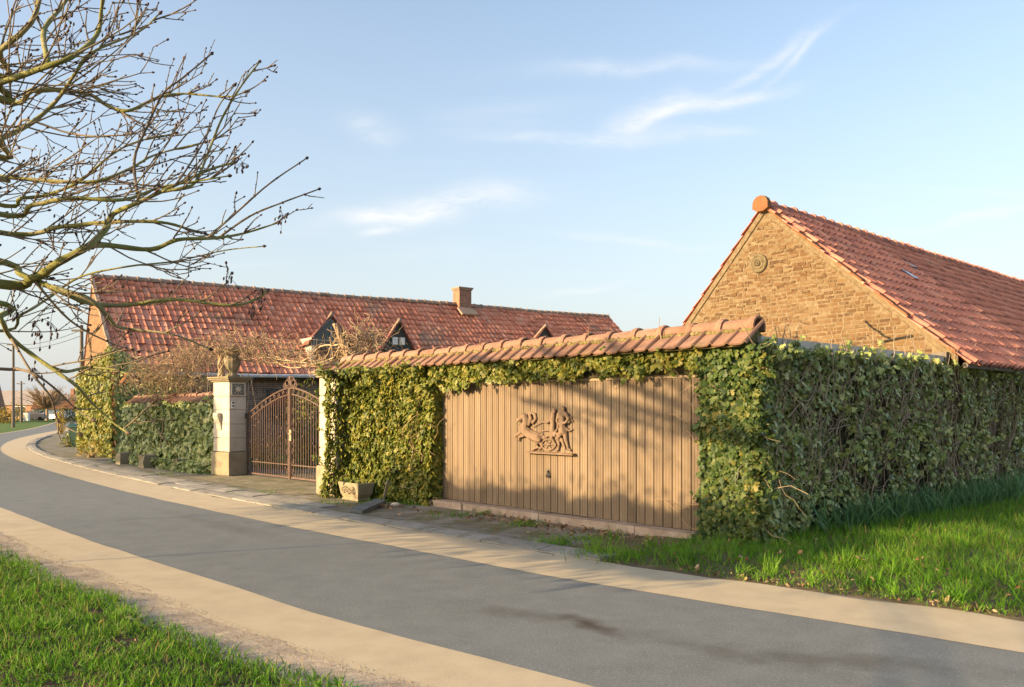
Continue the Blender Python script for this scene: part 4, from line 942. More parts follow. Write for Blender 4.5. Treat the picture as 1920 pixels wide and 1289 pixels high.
# ================================================================== IVY
def wall_pts(n, u0, u1, z0, z1, vfun, bulge=.07, edge=None):
    """random points over a wall that runs along u; vfun(u, z) = depth of the leaf surface"""
    u = rng.uniform(u0, u1, n); z = rng.uniform(z0, z1, n)
    if edge is not None:
        kp = np.array([edge(a, b) for a, b in zip(u, z)]); u, z = u[kp], z[kp]
    d = np.array([vfun(a, b)-bulge*abs(fbm((a*1.6, b*1.6, 1)))*1.6 for a, b in zip(u, z)])-rng.random(len(u))*.05
    X = O[0]+u*UU[0]+d*VV[0]; Y = O[1]+u*UU[1]+d*VV[1]
    return np.stack([X, Y, z], 1)
NF = np.array([-VV[0], -VV[1], 0.15]); NS = np.array([UU[0], UU[1], .15])
def leaves(parent, pts, Nn, size, mat, limit=0, tilt=.5, spread=.8, tmpl=(IVY_V, IVY_F), name='leaf'):
    N = len(pts); sz = size*np.clip(rng.lognormal(-.08, .33, N), .4, 1.7); A = leaf_frames(np.tile(Nn, (N, 1)) if np.ndim(Nn) == 1 else Nn, sz, tilt, None, spread)
    if limit:
        # the leaves that show largest (nearest, largest) are pieces of their own
        key = np.linalg.norm(pts-np.array([0, 0, CAMZ]), axis=1)/sz; order = np.argsort(key); big, rest = order[:limit], order[limit:]
        me = big_mesh('leaf', tmpl[0], tmpl[1]); me.materials.append(mat); inv = world_of(parent).inverted()
        for i in big:
            o = link('leaf', me, None, parent); o.matrix_parent_inverse = inv
            m3 = Matrix(A[i].tolist()).transposed(); o.matrix_basis = Matrix.Translation(pts[i]) @ m3.to_4x4()
        pts, A = pts[rest], A[rest]
    o = part('foliage', scatter('foliage', *tmpl, A, pts), mat, parent); stuff(o); return o
def stems(parent, gen, n, mat, r=.006, seg=9, step=.11, wander=.5, up=1.0):
    """creeping stems: random walks over a wall; gen() -> start point, wall x axis, outward normal"""
    b = MB()
    for _ in range(n):
        p, ax, nn = gen(); p = np.array(p, float); ang = math.pi/2*up+rng.normal(0, .9); pts = [p.copy()]
        for _ in range(seg):
            ang += rng.normal(0, wander); p = p+(np.array(ax)*math.cos(ang)+np.array([0, 0, 1.])*math.sin(ang))*step+np.array(nn)*rng.normal(0, .015); pts.append(p.copy())
        rr = r*rng.uniform(.6, 1.8); b.tube(pts, np.linspace(rr, rr*.4, len(pts)), 4, rng.random(), False)
    o = part('stems', b.build('stems', True), mat, parent); stuff(o); return o
AXU = np.array([*UU, 0]); AXV = np.array([*VV, 0])
# front ivy: panel between gate pillar and door, swag over the door, corner on the right
ivA = thing('ivy', 'yellow-green sunlit ivy covering the garage front left of the door', 'ivy', P(-6.6, -.2, ZG))
vA = lambda u, z: -.17-.42*max(0, min(1, (-u-5.6)/2.3))-.30*max(0, min(1, (-u-7.55)/.2))-.10*max(0, (.7-z)/.7)
p1 = wall_pts(19000, -7.84, -5.42, ZG+.02, 2.39, vA, .05)
leaves(ivA, p1, NF+(-.25*AXU), .066, m_ivy, 300)
pR = np.array([P(-5.42+.02*rng.random(), -.02-rng.random()*.17-.0, ZG+rng.random()*2.2) for _ in range(650)]); o = leaves(ivA, pR, AXU, .075, m_ivy)
stems(ivA, lambda: (P(rng.uniform(-7.9, -5.5), -.2-rng.random()*.2, rng.uniform(ZG, 1.6)), AXU, -AXV), 60, m_twig, .005)
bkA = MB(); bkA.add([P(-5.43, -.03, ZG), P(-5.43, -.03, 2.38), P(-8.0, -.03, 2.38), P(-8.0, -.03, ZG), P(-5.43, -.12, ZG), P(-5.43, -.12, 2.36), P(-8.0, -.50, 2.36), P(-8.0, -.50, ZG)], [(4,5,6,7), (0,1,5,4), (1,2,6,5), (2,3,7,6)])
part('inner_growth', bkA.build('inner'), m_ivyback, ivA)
ivB = thing('ivy', 'strip of ivy hanging under the coping above the garage door', 'ivy', P(-2.7, -.1, 2.1))
def edgeB(u, z): return z > 2.09-.10*fbm((u*1.9, 0, 4))-.05*math.sin(u*5)-(.10 if u < -4.4 else 0)+(.05 if u > -2 else 0)
p2 = wall_pts(5200, -5.5, .05, 1.94, 2.385, lambda u, z: -.13-.10*max(0, (z-2.3)/.2), .09, edgeB)
leaves(ivB, p2, NF, .064, m_ivy, 150); stems(ivB, lambda: (P(rng.uniform(-5.4, 0), -.13, 2.3), AXU, -AXV), 26, m_twig, .005, 6, .09, .5, 0)
ivC = thing('ivy', 'ivy with yellowing leaves wrapping the garage corner right of the door', 'ivy', P(.45, -.1, ZG))
vC = lambda u, z: -.12-.06*max(0, (.9-z))
p3 = wall_pts(4600, .12, .92, ZG+.02, 2.40, vC, .10); leaves(ivC, p3, NF+.15*AXU, .060, m_ivymid, 300)
stems(ivC, lambda: (P(rng.uniform(0, .85), -.16, rng.uniform(ZG, 1.9)), AXU, -AXV), 24, m_twig, .005)
# side ivy: in shade, leaf colour lightened to offset it, with bare brown stems
ivS = thing('ivy', 'dark shaded ivy with bare brown stems along the long side wall', 'ivy', P(.9, 5, ZG))
def side_pts(n, v0, v1, z0, z1, bulge=.10):
    v = v0+(v1-v0)*rng.random(n)**1.25; z = rng.uniform(z0, z1, n)
    kp = np.array([(a < .9 or fbm((a*1.1, b*1.1, 7))+.20*(b-.9) > -.22+.05*rng.normal()) and b < 2.36+.16*fbm((a*2.6, 0, 0)) for a, b in zip(v, z)]); v, z = v[kp], z[kp]
    d = np.array([UR+.05+bulge*abs(fbm((a*1.4, b*1.4, 2)))*1.6+.10*max(0, .8-b)+.25*max(0, .3-a)*0 for a, b in zip(v, z)])+rng.random(len(v))*.07
    X = O[0]+d*UU[0]+v*VV[0]; Y = O[1]+d*UU[1]+v*VV[1]; return np.stack([X, Y, z], 1)
p4 = side_pts(32000, -.12, 17, ZG, 2.55); leaves(ivS, p4, NS, .060, m_ivyshade, 300, .55, .85)
stems(ivS, lambda: (P(UR+.09+rng.random()*.1, rng.random()**1.3*14, rng.uniform(ZG, 2.0)), AXV, AXU), 760, m_twigdark, .0065, 10, .10, .45)
# ivy on the low wall and on the house corner
ivL = thing('ivy', 'ivy over the low garden wall between house corner and gate pillar', 'ivy', P(-18.5, 0, ZG))
p5 = wall_pts(9500, LW1-.3, LW0+.1, ZG+.02, 1.80, lambda u, z: .0-.16*max(0, (1.0-z)), .16); leaves(ivL, p5, NF+.35*AXU, .105, m_ivyshade, 0, .5)
p5b = np.array([P(rng.uniform(LW1, LW0), -.25-.3*rng.random(), ZG+.3*rng.random()**1.5) for _ in range(1100)]); leaves(ivL, p5b, np.array([0, -.5, .8]), .10, m_ivyshade)
ivH = thing('ivy', 'tall ivy climbing the left corner of the farmhouse up to the roof', 'ivy', Hp(.3, HA, ZG))
n = 6500; t_ = 2.4*rng.random(n)**1.2; z_ = rng.uniform(ZG, 3.75, n); kp = z_ < 3.75-.95*t_+.3*rng.normal(0, .5, n)
kp |= (z_ < 2.75) & (t_ < 2.3); t_, z_ = t_[kp], z_[kp]
d_ = HA+.12+.12*np.array([abs(fbm((a*1.3, b*1.3, 3))) for a, b in zip(t_, z_)])+.06*rng.random(len(t_))+np.where(z_ > 2.85, .30-(z_-2.85)*.8, 0)
pts = np.stack([HR[0]+E[0]*t_+G[0]*d_, HR[1]+E[1]*t_+G[1]*d_, z_], 1); leaves(ivH, pts, np.array([*G, .2]), .12, m_ivyshade)
n = 5200; gd = rng.uniform(-2.2, HA+.25, n); z_ = rng.uniform(ZG, 3.9, n); kp = z_ < 3.1+.12*(gd+1.2)+rng.normal(0, .15, n); gd, z_ = gd[kp], z_[kp]
tt = -.14-.14*np.array([abs(fbm((a*1.3, b*1.3, 8))) for a, b in zip(gd, z_)])-.06*rng.random(len(gd))
pts = np.stack([HR[0]+E[0]*tt+G[0]*gd, HR[1]+E[1]*tt+G[1]*gd, z_], 1); leaves(ivH, pts, np.array([-E[0], -E[1], .2]), .12, m_ivy)

# loose sprigs that break the outline of the ivy
def sprigs(parent, starts, dirs, mat, smat, L0=.12, L1=.34, leaf=.058):
    pts = []; nn = []; b = MB()
    for p, d in zip(starts, dirs):
        p = np.array(p, float); d = unit(np.array(d, float)+rng.normal(0, .35, 3)); L_ = rng.uniform(L0, L1); n_ = int(L_/.03); q = p.copy(); P_ = [q.copy()]
        for i in range(n_):
            d = unit(d+rng.normal(0, .12, 3)+np.array([0, 0, -.05])); q = q+d*.03; P_.append(q.copy())
            for _ in range(2): pts.append(q+rng.normal(0, .022, 3)); nn.append(unit(d*.3+rng.normal(0, .6, 3)+np.array([-.3, -.6, .5])))
        if len(P_) > 1: b.tube(P_, np.linspace(.004, .002, len(P_)), 4, rng.random(), False)
    leaves(parent, np.array(pts), np.array(nn), leaf, mat, 0, .3, .8); stuff(part('sprig_stems', b.build('sprig_stems'), smat, parent))
n_ = 70; us = rng.uniform(-7.8, -5.5, n_); sprigs(ivA, [P(u_, vA(u_, 2)-.10, rng.choice([2.30, rng.uniform(.1, 2.3)])) for u_ in us], [tuple(-AXV*.9+AXU*rng.normal(0, .5)+np.array([0, 0, .25])) for _ in us], m_ivy, m_twig)
n_ = 60; us = rng.uniform(-5.3, .1, n_); sprigs(ivB, [P(u_, -.20, rng.uniform(2.08, 2.36)) for u_ in us], [tuple(-AXV*.8+AXU*rng.normal(0, .5)+np.array([0, 0, rng.uniform(-.7, .5)])) for _ in us], m_ivy, m_twig, .08, .22)
n_ = 90; zs_ = rng.uniform(.05, 2.4, n_); sprigs(ivC, [P(.88+rng.normal(0, .05), -.16, z_) for z_ in zs_], [tuple(-AXV*rng.uniform(0, .9)+AXU*rng.uniform(.2, .9)+np.array([0, 0, rng.normal(0, .3)])) for _ in zs_], m_ivymid, m_twig)
n_ = 40; zs_ = rng.uniform(.05, 2.3, n_); sprigs(ivC, [P(.16, -.14, z_) for z_ in zs_], [tuple(-AXV*.5-AXU*rng.uniform(.1, .5)+np.array([0, 0, rng.normal(0, .3)])) for _ in zs_], m_ivymid, m_twig, .06, .18)
n_ = 150; vs_ = rng.random(n_)**1.2*12; sprigs(ivS, [P(UR+.12, v_, rng.choice([2.32, rng.uniform(.4, 2.3)])) for v_ in vs_], [tuple(AXU*.7+AXV*rng.normal(0, .4)+np.array([0, 0, rng.uniform(-.3, .45)])) for _ in vs_], m_ivyshade, m_twigdark)
n_ = 60; us = rng.uniform(LW1, LW0, n_); sprigs(ivL, [P(u_, -.12, rng.uniform(.6, 1.8)) for u_ in us], [tuple(-AXV*.6+np.array([0, 0, .6])) for _ in us], m_ivyshade, m_twigdark, .15, .35, .08)
# ================================================================== GRASS, WEEDS, FALLEN LEAVES
def blades(name, pts, hgt, wdt, mat, lean=.35, dirn=None, rnd=None):
    N = len(pts); a = rng.uniform(0, 2*math.pi, N); x = np.stack([np.cos(a), np.sin(a), np.zeros(N)], 1)
    y = np.array([0, 0, 1.0])+rng.normal(0, lean, (N, 3))*np.array([1, 1, .1])
    if dirn is not None: y = y+np.array(dirn)
    y = unit(y); z = unit(np.cross(x, y)); x = np.cross(y, z)
    h = (hgt*rng.uniform(.5, 1.3, N))[:, None]; w_ = (wdt*rng.uniform(.7, 1.3, N))[:, None]
    o = link(name, scatter(name, BLADE_V, BLADE_F4, np.stack([x*w_, y*h, z*h], 1), pts, rnd), mat); return stuff(o)
# near verge
N = 250000
c = np.stack([rng.uniform(-9.5, .4, N), rng.uniform(3.3, 13.5, N)], 1)
dens = np.clip((6.5/np.maximum(c[:, 1], 3))**1.3, 0, 1.0); c = c[rng.random(N) < dens]
c = c[(c[:, 0]/c[:, 1] > -.70)]
off, arc = road_off(c); lim = -3.50+.10*np.array([fbm((s*.9, 0, 9)) for s in arc]); kp = (off < lim+rng.normal(0, .05, len(c))) & (off > -7)
c, off = c[kp], off[kp]
clump = np.array([fbm((x*3.2, y*3.2, 11)) for x, y in c]); kp = clump > -.62+rng.normal(0, .05, len(c)); bare = c[~kp]; c, off, clump = c[kp], off[kp], clump[kp]
zz = np.array([near_h(x, y, o_) for x, y, o_ in zip(c[:, 0], c[:, 1], off)])+ZG-.005
gr = blades('grass', np.column_stack([c, zz]), .062+.05*np.clip(clump, -.3, .6), .0075, m_grass, .6)
gr['label'] = 'short vivid green grass on the near verge'; gr['category'] = 'grass'
s_ = rng.random(len(c)) < .07; gd_ = blades('dry_grass', np.column_stack([c[s_], zz[s_]]), .10, .006, m_grassdry, .8); gd_['label'] = 'dry pale stalks in the near verge grass'; gd_['category'] = 'grass'
s_ = rng.random(len(c)) < .03; A = leaf_frames(np.tile(np.array([0, 0, 1.0]), (int(s_.sum()), 1)), rng.uniform(.02, .05, int(s_.sum())), .5, (1, 0, 0), 2.0)
wd_ = stuff(link('weeds', scatter('weeds', OVAL_V, OVAL_F, A, np.column_stack([c[s_], zz[s_]+.035])), m_ivymid)); wd_['label'] = 'small broad-leaved weeds in the near verge grass'; wd_['category'] = 'weeds'
# dark soil crumbs and old leaves in the bare spots
sel = bare[rng.random(len(bare)) < .09]
crumb = np.stack([np.eye(3)]*len(sel))*rng.uniform(.012, .045, (len(sel), 1, 1)); rot = rng.normal(0, 1, (len(sel), 3)); 
OCT_V = np.array([(1,0,0), (-1,0,0), (0,1,0), (0,-1,0), (0,0,.7), (0,0,-.7)]); OCT_F = np.array([(0,2,4), (2,1,4), (1,3,4), (3,0,4), (2,0,5), (1,2,5), (3,1,5), (0,3,5)])
o = stuff(link('soil_crumbs', scatter('soil', OCT_V+rng.normal(0, .15, OCT_V.shape), OCT_F, crumb*np.array([1.4, .9, .6]), np.column_stack([sel, np.full(len(sel), ZG+.03)])), m_soil)); o['label'] = 'dark crumbs of soil in the near grass'; o['category'] = 'soil'
# right verge
N = 130000
u = rng.uniform(-2.2, 11, N); v = rng.uniform(-3.0, 8.5, N); c = np.stack([O[0]+u*UU[0]+v*VV[0], O[1]+u*UU[1]+v*VV[1]], 1)
off, arc = road_off(c); wob = np.array([fbm((s*1.3, 0, 2)) for s in arc])*.12
kp = (off > 1.03+wob+rng.normal(0, .05, N)) & ((v < -.2) | (u > .92)) & (c[:, 0]/np.maximum(c[:, 1], .1) < .72) & (c[:, 1] > 4.5)
fade = np.clip((u+.5+.8*np.array([fbm((a*1.5, b*1.5, 6)) for a, b in c]))/1.1, 0, 1); fade = np.where(v > -.9, fade*np.clip((u-.15)/.6, .06, 1), fade)
kp &= rng.random(N) < np.clip(fade, 0, 1); dn = np.clip((9/np.maximum(c[:, 1], 3))**1.0, .3, 1); kp &= rng.random(N) < dn
c, uu_, vv_, off = c[kp], u[kp], v[kp], off[kp]
zz = np.array([bank_h(x, y) for x, y in c[::8]]); zz = np.repeat(zz, 8)[:len(c)]
import numpy as _n
zz = np.array([ZG+.02+.10*min(1, max(0, (o_-1.1)/2.5))*min(1, max(0, (a+.6)/1.5)) for o_, a in zip(off, uu_)])-.01
hh = .07+.07*np.clip((off-1.2)/1.5, 0, 1)+.05*np.array([fbm((x*1.5, y*1.5, 13)) for x, y in c])
gr2 = blades('grass', np.column_stack([c, zz]), np.maximum(.05, hh), .0085, m_grass, .55, (-.10, -.10, 0)); gr2['label'] = 'longer green grass on the bank beside the ivy wall'; gr2['category'] = 'grass'
s_ = rng.random(len(c)) < .16
gr3 = blades('dry_grass', np.column_stack([c[s_], zz[s_]]), np.maximum(.06, hh[s_]*1.1), .007, m_grassdry, .8); gr3['label'] = 'dry yellow stalks in the grass of the bank'; gr3['category'] = 'grass'
tc_ = c[rng.integers(0, len(c), 420)]; tfp = np.repeat(tc_, 22, 0)+rng.normal(0, .045, (420*22, 2)); hz_ = np.repeat(rng.uniform(.09, .20, 420), 22)
tg_ = blades('grass_tufts', np.column_stack([tfp, np.full(len(tfp), ZG+.06)]), hz_, .009, m_grass, .5, (-.15, -.1, 0), np.repeat(rng.random(420), 22)); tg_['label'] = 'taller uncut tufts in the grass beside the ivy wall'; tg_['category'] = 'grass'
# strap-leaved plants along the foot of the side wall
N = 5200; v = .6+rng.random(N)**.9*15; u = UR+.12+rng.random(N)**1.3*(.35+.05*v); kp = rng.random(N) < np.clip((v-.4)/2.2, .12, 1); u, v = u[kp], v[kp]
pt = np.stack([O[0]+u*UU[0]+v*VV[0], O[1]+u*UU[1]+v*VV[1], np.full(len(u), ZG+.10)], 1)
st = blades('strap_leaves', pt, .40, .028, m_strap, .38, (-.45, -.12, .0)); st['label'] = 'blue-green strap leaves leaning along the foot of the ivy wall'; st['category'] = 'plants'
# tufts on the pavement and at the garage foot
tp = []
for (px, py, n_, s_) in ((790, 945, 260, .16), (745, 940, 200, .18), (700, 945, 90, .12), (985, 985, 90, .15), (905, 965, 60, .14), (1035, 1020, 170, .18), (1085, 1012, 90, .2), (1120, 1040, 130, .2), (1165, 1050, 150, .25), (1290, 1020, 120, .15), (1235, 1040, 160, .3), (850, 968, 70, .2), (620, 945, 50, .2), (480, 925, 40, .3), (300, 890, 60, .35), (640, 925, 110, .1)):
    x, y = ground(px, py); tp.append(np.stack([x+rng.normal(0, s_, n_), y+rng.normal(0, s_*.7, n_), np.full(n_, ZG-.005)], 1))
tf = blades('weeds', np.concatenate(tp), .11, .010, m_grass, .75); tf['label'] = 'tufts of grass and weeds in the old pavement before the garage'; tf['category'] = 'weeds'
def dead(name, label, pts, size):
    N = len(pts); A = leaf_frames(np.tile(np.array([0, 0, 1.0]), (N, 1)), size*rng.uniform(.6, 1.4, N), .55, (1, 0, 0), 2.0)
    o = stuff(link(name, scatter(name, OVAL_V*np.array([1,1,2.2]), OVAL_F, A, pts), m_deadleaf)); o['label'] = label; o['category'] = 'leaves'
q = []
for _ in range(520): u = rng.uniform(-3.9, .5); q.append((*P(u, -.30-abs(rng.normal(0, .28)))[:2], ZG+.012+.02*rng.random()))
for _ in range(60): u = rng.uniform(-8, -4); q.append((*P(u, -.5-abs(rng.normal(0, .5)))[:2], ZG+.012))
x, y = ground(718, 952)
for _ in range(60): q.append((x+rng.normal(0, .15), y+rng.normal(0, .12), ZG+.02+.03*rng.random()))
dead('fallen_leaves', 'brown fallen leaves gathered along the garage threshold', np.array(q), .055)
q = []
for _ in range(520):
    s_ = rng.uniform(0, s_of(1230, 1075)); x, y = road_pt(s_, OW+.02+abs(rng.normal(0, .14))+.03); q.append((x, y, ZG+.02+.02*rng.random()))
for _ in range(110): u = rng.uniform(.5, 6); x, y, _z = P(u, rng.uniform(-2, .2)); q.append((x, y, ZG+.16))
dead('fallen_leaves', 'fallen leaves along the edge of the right-hand grass', np.array(q), .05)
sel = bare[rng.random(len(bare)) < .012]; dead('fallen_leaves', 'curled brown leaves lying in the near grass', np.column_stack([sel, np.full(len(sel), ZG+.055)]), .055)
# gravel strewn over the dirt beside the near strip
S_ = rng.uniform(0, s_of(0, 1005), 14000); oo = OA-.62-np.abs(rng.normal(0, .40, 14000)); kp = oo > -3.9; S_, oo = S_[kp], oo[kp]
XY = np.array([road_pt(a, b) for a, b in zip(S_, oo)]); kp = (XY[:, 1] > 3.3) & (XY[:, 0] > -8); XY = XY[kp]
A = np.stack([np.eye(3)]*len(XY))*rng.uniform(.002, .0058, (len(XY), 1, 1)); 
o = stuff(link('gravel', scatter('gravel', OCT_V+rng.normal(0, .2, OCT_V.shape), OCT_F, A, np.column_stack([XY, np.full(len(XY), ZG+.003)])), m_dirt)); o['label'] = 'loose grit along the near edge of the road'; o['category'] = 'gravel'

# ================================================================== FOREGROUND TREE
TX, TY = -5.3, -.3                                      # trunk foot, just outside the frame
tree = thing('ash_tree', 'bare mossy tree with dark buds reaching in over the road from the left', 'tree', (TX, TY, ZG))
tk = MB(); tp_ = catmull([(TX, TY, ZG-.1), (TX+.05, TY, .8), (TX+.12, TY+.05, 1.9), (TX+.10, TY+.05, 3.2), (TX+.25, TY+.1, 4.6), (TX+.3, TY, 6.2), (TX+.5, TY, 7.6)], 5)
tk.tube(tp_, np.linspace(.21, .05, len(tp_)), 12); part('trunk', tk.build('trunk', True), m_bark, tree)
# main limbs: (photo points), depth at the left edge, depth change per limb, start and end radius
LIMBS = [
 ([(-40,528), (60,522), (110,492), (165,462), (198,430), (212,402), (260,380), (330,347), (395,318), (440,305)], 5.2, .5, .036, .008),
 ([(-40,480), (40,515), (110,545), (165,568), (230,573), (330,562), (430,573), (480,562), (502,545)], 5.4, .3, .026, .007),
 ([(110,520), (165,560), (200,590), (218,612), (250,618), (325,628), (395,655)], 5.6, .6, .022, .006),
 ([(-40,560), (0,597), (20,633), (67,670), (110,700), (147,727), (173,757), (215,795), (240,812)], 5.0, .2, .020, .006),
 ([(90,690), (125,697), (160,690), (205,692), (250,705)], 5.1, .3, .016, .005),
 ([(160,460), (200,460), (283,468), (333,450), (400,447), (457,438), (522,418)], 5.5, .8, .026, .007),
 ([(-40,430), (117,425), (200,417), (300,417), (360,432), (410,446)], 6.0, .3, .024, .007),
 ([(385,447), (440,402), (505,345), (575,297)], 6.3, .2, .011, .006),
 ([(410,440), (470,405), (530,380), (598,355)], 6.2, .3, .011, .006),
 ([(300,372), (345,352), (368,339), (395,275), (417,221), (450,165), (487,116)], 5.7, .4, .014, .007),
 ([(320,365), (345,325), (385,260), (410,200), (440,160)], 5.6, .6, .009, .005),
 ([(235,330), (252,300), (275,240), (306,176), (342,147), (397,101)], 5.5, .3, .013, .006),
 ([(-40,322), (0,331), (98,340), (182,340), (244,316), (293,290), (384,267)], 5.7, .5, .022, .006),
 ([(-40,172), (0,156), (91,124), (140,104), (182,65), (190,20), (194,-20)], 5.0, .2, .026, .010),
 ([(-40,130), (0,95), (59,42), (78,-20)], 5.3, .2, .024, .016),
 ([(-40,175), (60,170), (114,169), (169,178), (202,199), (241,208), (283,189), (336,176), (424,182), (460,173)], 5.8, .5, .024, .005),
 ([(-40,285), (0,262), (59,231), (105,190), (140,140), (170,100), (260,60), (300,25)], 5.4, .3, .024, .005),
 ([(82,120), (82,60), (110,20), (140,-20)], 5.5, .3, .022, .014),
 ([(-40,375), (40,372), (90,365), (150,340), (210,290), (260,265), (330,250)], 6.2, .4, .020, .005),
 ([(-40,395), (60,385), (130,372), (230,375), (300,352), (370,340), (430,330)], 5.2, .3, .022, .005),
 ([(-40,690), (30,692), (70,705), (110,735), (140,765), (175,788)], 4.8, .3, .012, .004),
 ([(20,640), (60,700), (95,745), (110,790), (150,815)], 4.9, .2, .010, .004),
 ([(60,530), (130,600), (200,640), (260,660)], 5.9, .4, .012, .004),
 ([(-40,620), (40,590), (90,560), (150,520), (240,500), (330,490), (420,470), (495,462)], 6.4, .4, .014, .005),
 ([(-40,220), (50,225), (130,250), (200,255), (280,235), (345,110)], 6.5, .2, .012, .005),
]
twig = MB(); bud = MB(); ntw = [0]
def addbud(p, d, r):
    p = np.array(p); d = d/(np.linalg.norm(d)+1e-9); bud.tube([p-d*r, p+d*r*.3, p+d*r*2.0], [r*.55, r*1.15, r*.25], 5, rng.random(), False)
def grow(p, d, L_, r, lvl):
    seg = 4 if lvl else 6; pts = [p]; q = p.copy(); dd = d.copy()
    for i in range(seg):
        dd = unit(dd+rng.normal(0, .075, 3)+np.array([.05, 0, .05])); q = q+dd*L_/seg; pts.append(q.copy())
    twig.tube(pts, np.linspace(r, max(.0030, r*.45), len(pts)), 4 if lvl else 5, rng.random(), False); ntw[0] += 1
    if rng.random() < .75: addbud(pts[-1], dd, .0055+.003*rng.random())
    for i in range(1, seg):
        if rng.random() < .55: addbud(pts[i]+rng.normal(0, .004, 3), unit(dd+rng.normal(0, .8, 3)), .0038)
    if lvl < 2:
        nch = int(L_/(.17 if lvl == 0 else .20)+rng.random())
        for k in range(nch):
            i = rng.integers(1, seg+1); side = unit(np.cross(dd, rng.normal(0, 1, 3)))
            grow(pts[i].copy(), unit(dd*.75+side*rng.uniform(.4, .9)), L_*rng.uniform(.30, .6), max(.0036, r*.62), lvl+1)
ALLC = []
for li, (pp, y0, dy, r0, r1) in enumerate(LIMBS):
    n = len(pp); W = [np.array(at(x, y, y0+dy*i/(n-1)+.12*math.sin(i*1.7+li))) for i, (x, y) in enumerate(pp)]
    if pp[0][0] < 0:                                    # lead the limb back to the trunk
        W = [np.array([TX+.12, TY+.05, max(1.2, W[0][2]-.25)]), (np.array([TX+.12, TY+.05, W[0][2]])*.45+W[0]*.55)+np.array([0, 0, .03])]+W
    else:                                               # side limbs leave the nearest limb already grown
        q0 = min(ALLC, key=lambda c: math.hypot(CX+c[0]/c[1]*F-pp[0][0], HZ-(c[2]-CAMZ)/c[1]*F-pp[0][1]) if c[1] > 3 else 1e9)
        dY = q0[1]-W[0][1]; W = [q0.copy()]+[np.array(at(x, y, w_[1]+dY*(1-i/(n-1))))  for i, ((x, y), w_) in enumerate(zip(pp, W)) if i > 0]
    C = catmull(W, 5); ALLC += C; rad = np.linspace(r0*(1.0 if pp[0][0] < 0 else .8), r1*.85, len(C)); rad = rad*(1+.08*np.sin(np.arange(len(C))*1.9))
    b = MB(); b.tube(C, rad, 8); part('branch', b.build('branch', True), m_bark if r0 > .0135 else m_twigtree, tree)
    addbud(C[-1], C[-1]-C[-2], .012)
    L_ = sum(np.linalg.norm(C[i+1]-C[i]) for i in range(len(C)-1)); step = .19; acc = rng.random()*step
    for i in range(1, len(C)-1):
        acc += np.linalg.norm(C[i]-C[i-1])
        if acc > step and C[i][0] > -4.6:
            acc = 0; tg = unit(C[i+1]-C[i-1]); frac = i/len(C)
            side = unit(np.cross(tg, rng.normal(0, 1, 3))); 
            if r0 < .0135:                              # long young shoots carry only buds and short spurs
                addbud(C[i], side, .008)
                if rng.random() < .35: grow(C[i].copy(), unit(tg+side*.9), .12+.1*rng.random(), .0045, 2)
                continue
            for _ in range((0 if rng.random() < .45 else 1) if np.mean([q_[1] for q_ in pp]) > 500 else (1 if rng.random() < .5 else 2)):
                side = unit(np.cross(tg, rng.normal(0, 1, 3))); px_ = CX+C[i][0]/C[i][1]*F
                grow(C[i].copy(), unit(tg*.9+side*rng.uniform(.35, .8)+np.array([.22, 0, .16])), rng.uniform(.28, .78)*(1.05-.45*frac)*(1 if px_ < 330 else .6), .0066 if r0 > .02 else .0056, 0)
# limbs on the far side of the same crown, outside the picture; their shadow lies on the garage door
hs_ = np.array([math.cos(SUN_AZ), math.sin(SUN_AZ), math.tan(SUN_EL)])
for tgt, r0 in (([(-4.0,2.35), (-3.0,2.1), (-2.1,1.85), (-1.2,1.52), (-.3,1.28), (.6,1.15)], .05), ([(-2.6,2.45), (-1.7,2.1), (-.8,1.85), (.1,1.6), (.8,1.55)], .035), ([(-3.2,1.75), (-2.2,1.5), (-1.3,1.22), (-.7,1.12)], .02), ([(-1.4,2.5), (-.6,2.2), (.2,2.0)], .03)):
    W = [np.array(P(u_, 0, z_))+hs_*8.6 for u_, z_ in tgt]; W = [np.array([TX, TY, 3.3]), np.array([-7.2, 4.5, 4.1])]+W; C = catmull(W, 5)
    b = MB(); b.tube(C, np.linspace(r0*1.7, .015, len(C)), 8); part('branch', b.build('branch', True), m_bark, tree)
    for i in range(11, len(C)-1):
        tg = unit(C[i+1]-C[i-1]); 
        for _ in range(4): grow(C[i].copy(), unit(tg*.7+unit(np.cross(tg, rng.normal(0, 1, 3)))*.8+np.array([-.3, 0, 0])), rng.uniform(.3, .7), .009, 1)
stuff(part('twigs', twig.build('twigs', True), m_twigtree, tree)); stuff(part('buds', bud.build('buds', True), m_bud, tree))
sc_ = MB()                                              # dark hanging seed clusters
for (px, py, yy) in ((530,405,6.2), (205,45,5.4), (490,560,5.6), (120,410,5.5), (135,65,5.4), (430,520,5.8), (95,605,5.1), (75,620,5.1), (20,580,5), (455,305,5.6), (300,290,5.6), (475,572,5.7), (65,690,5)):
    p = np.array(at(px, py, yy))
    for k in range(11):
        e = p+rng.normal(0, 1, 3)*np.array([.028, .028, .045])-np.array([0, 0, .02]); sc_.tube([p, e], .0016, 3, .2, False); sc_.tube([e, e-np.array([0, 0, .012]), e-np.array([.003, 0, .024])], [.003, .0075, .003], 4, rng.random(), False)
stuff(part('seed_clusters', sc_.build('seeds'), m_bud, tree))

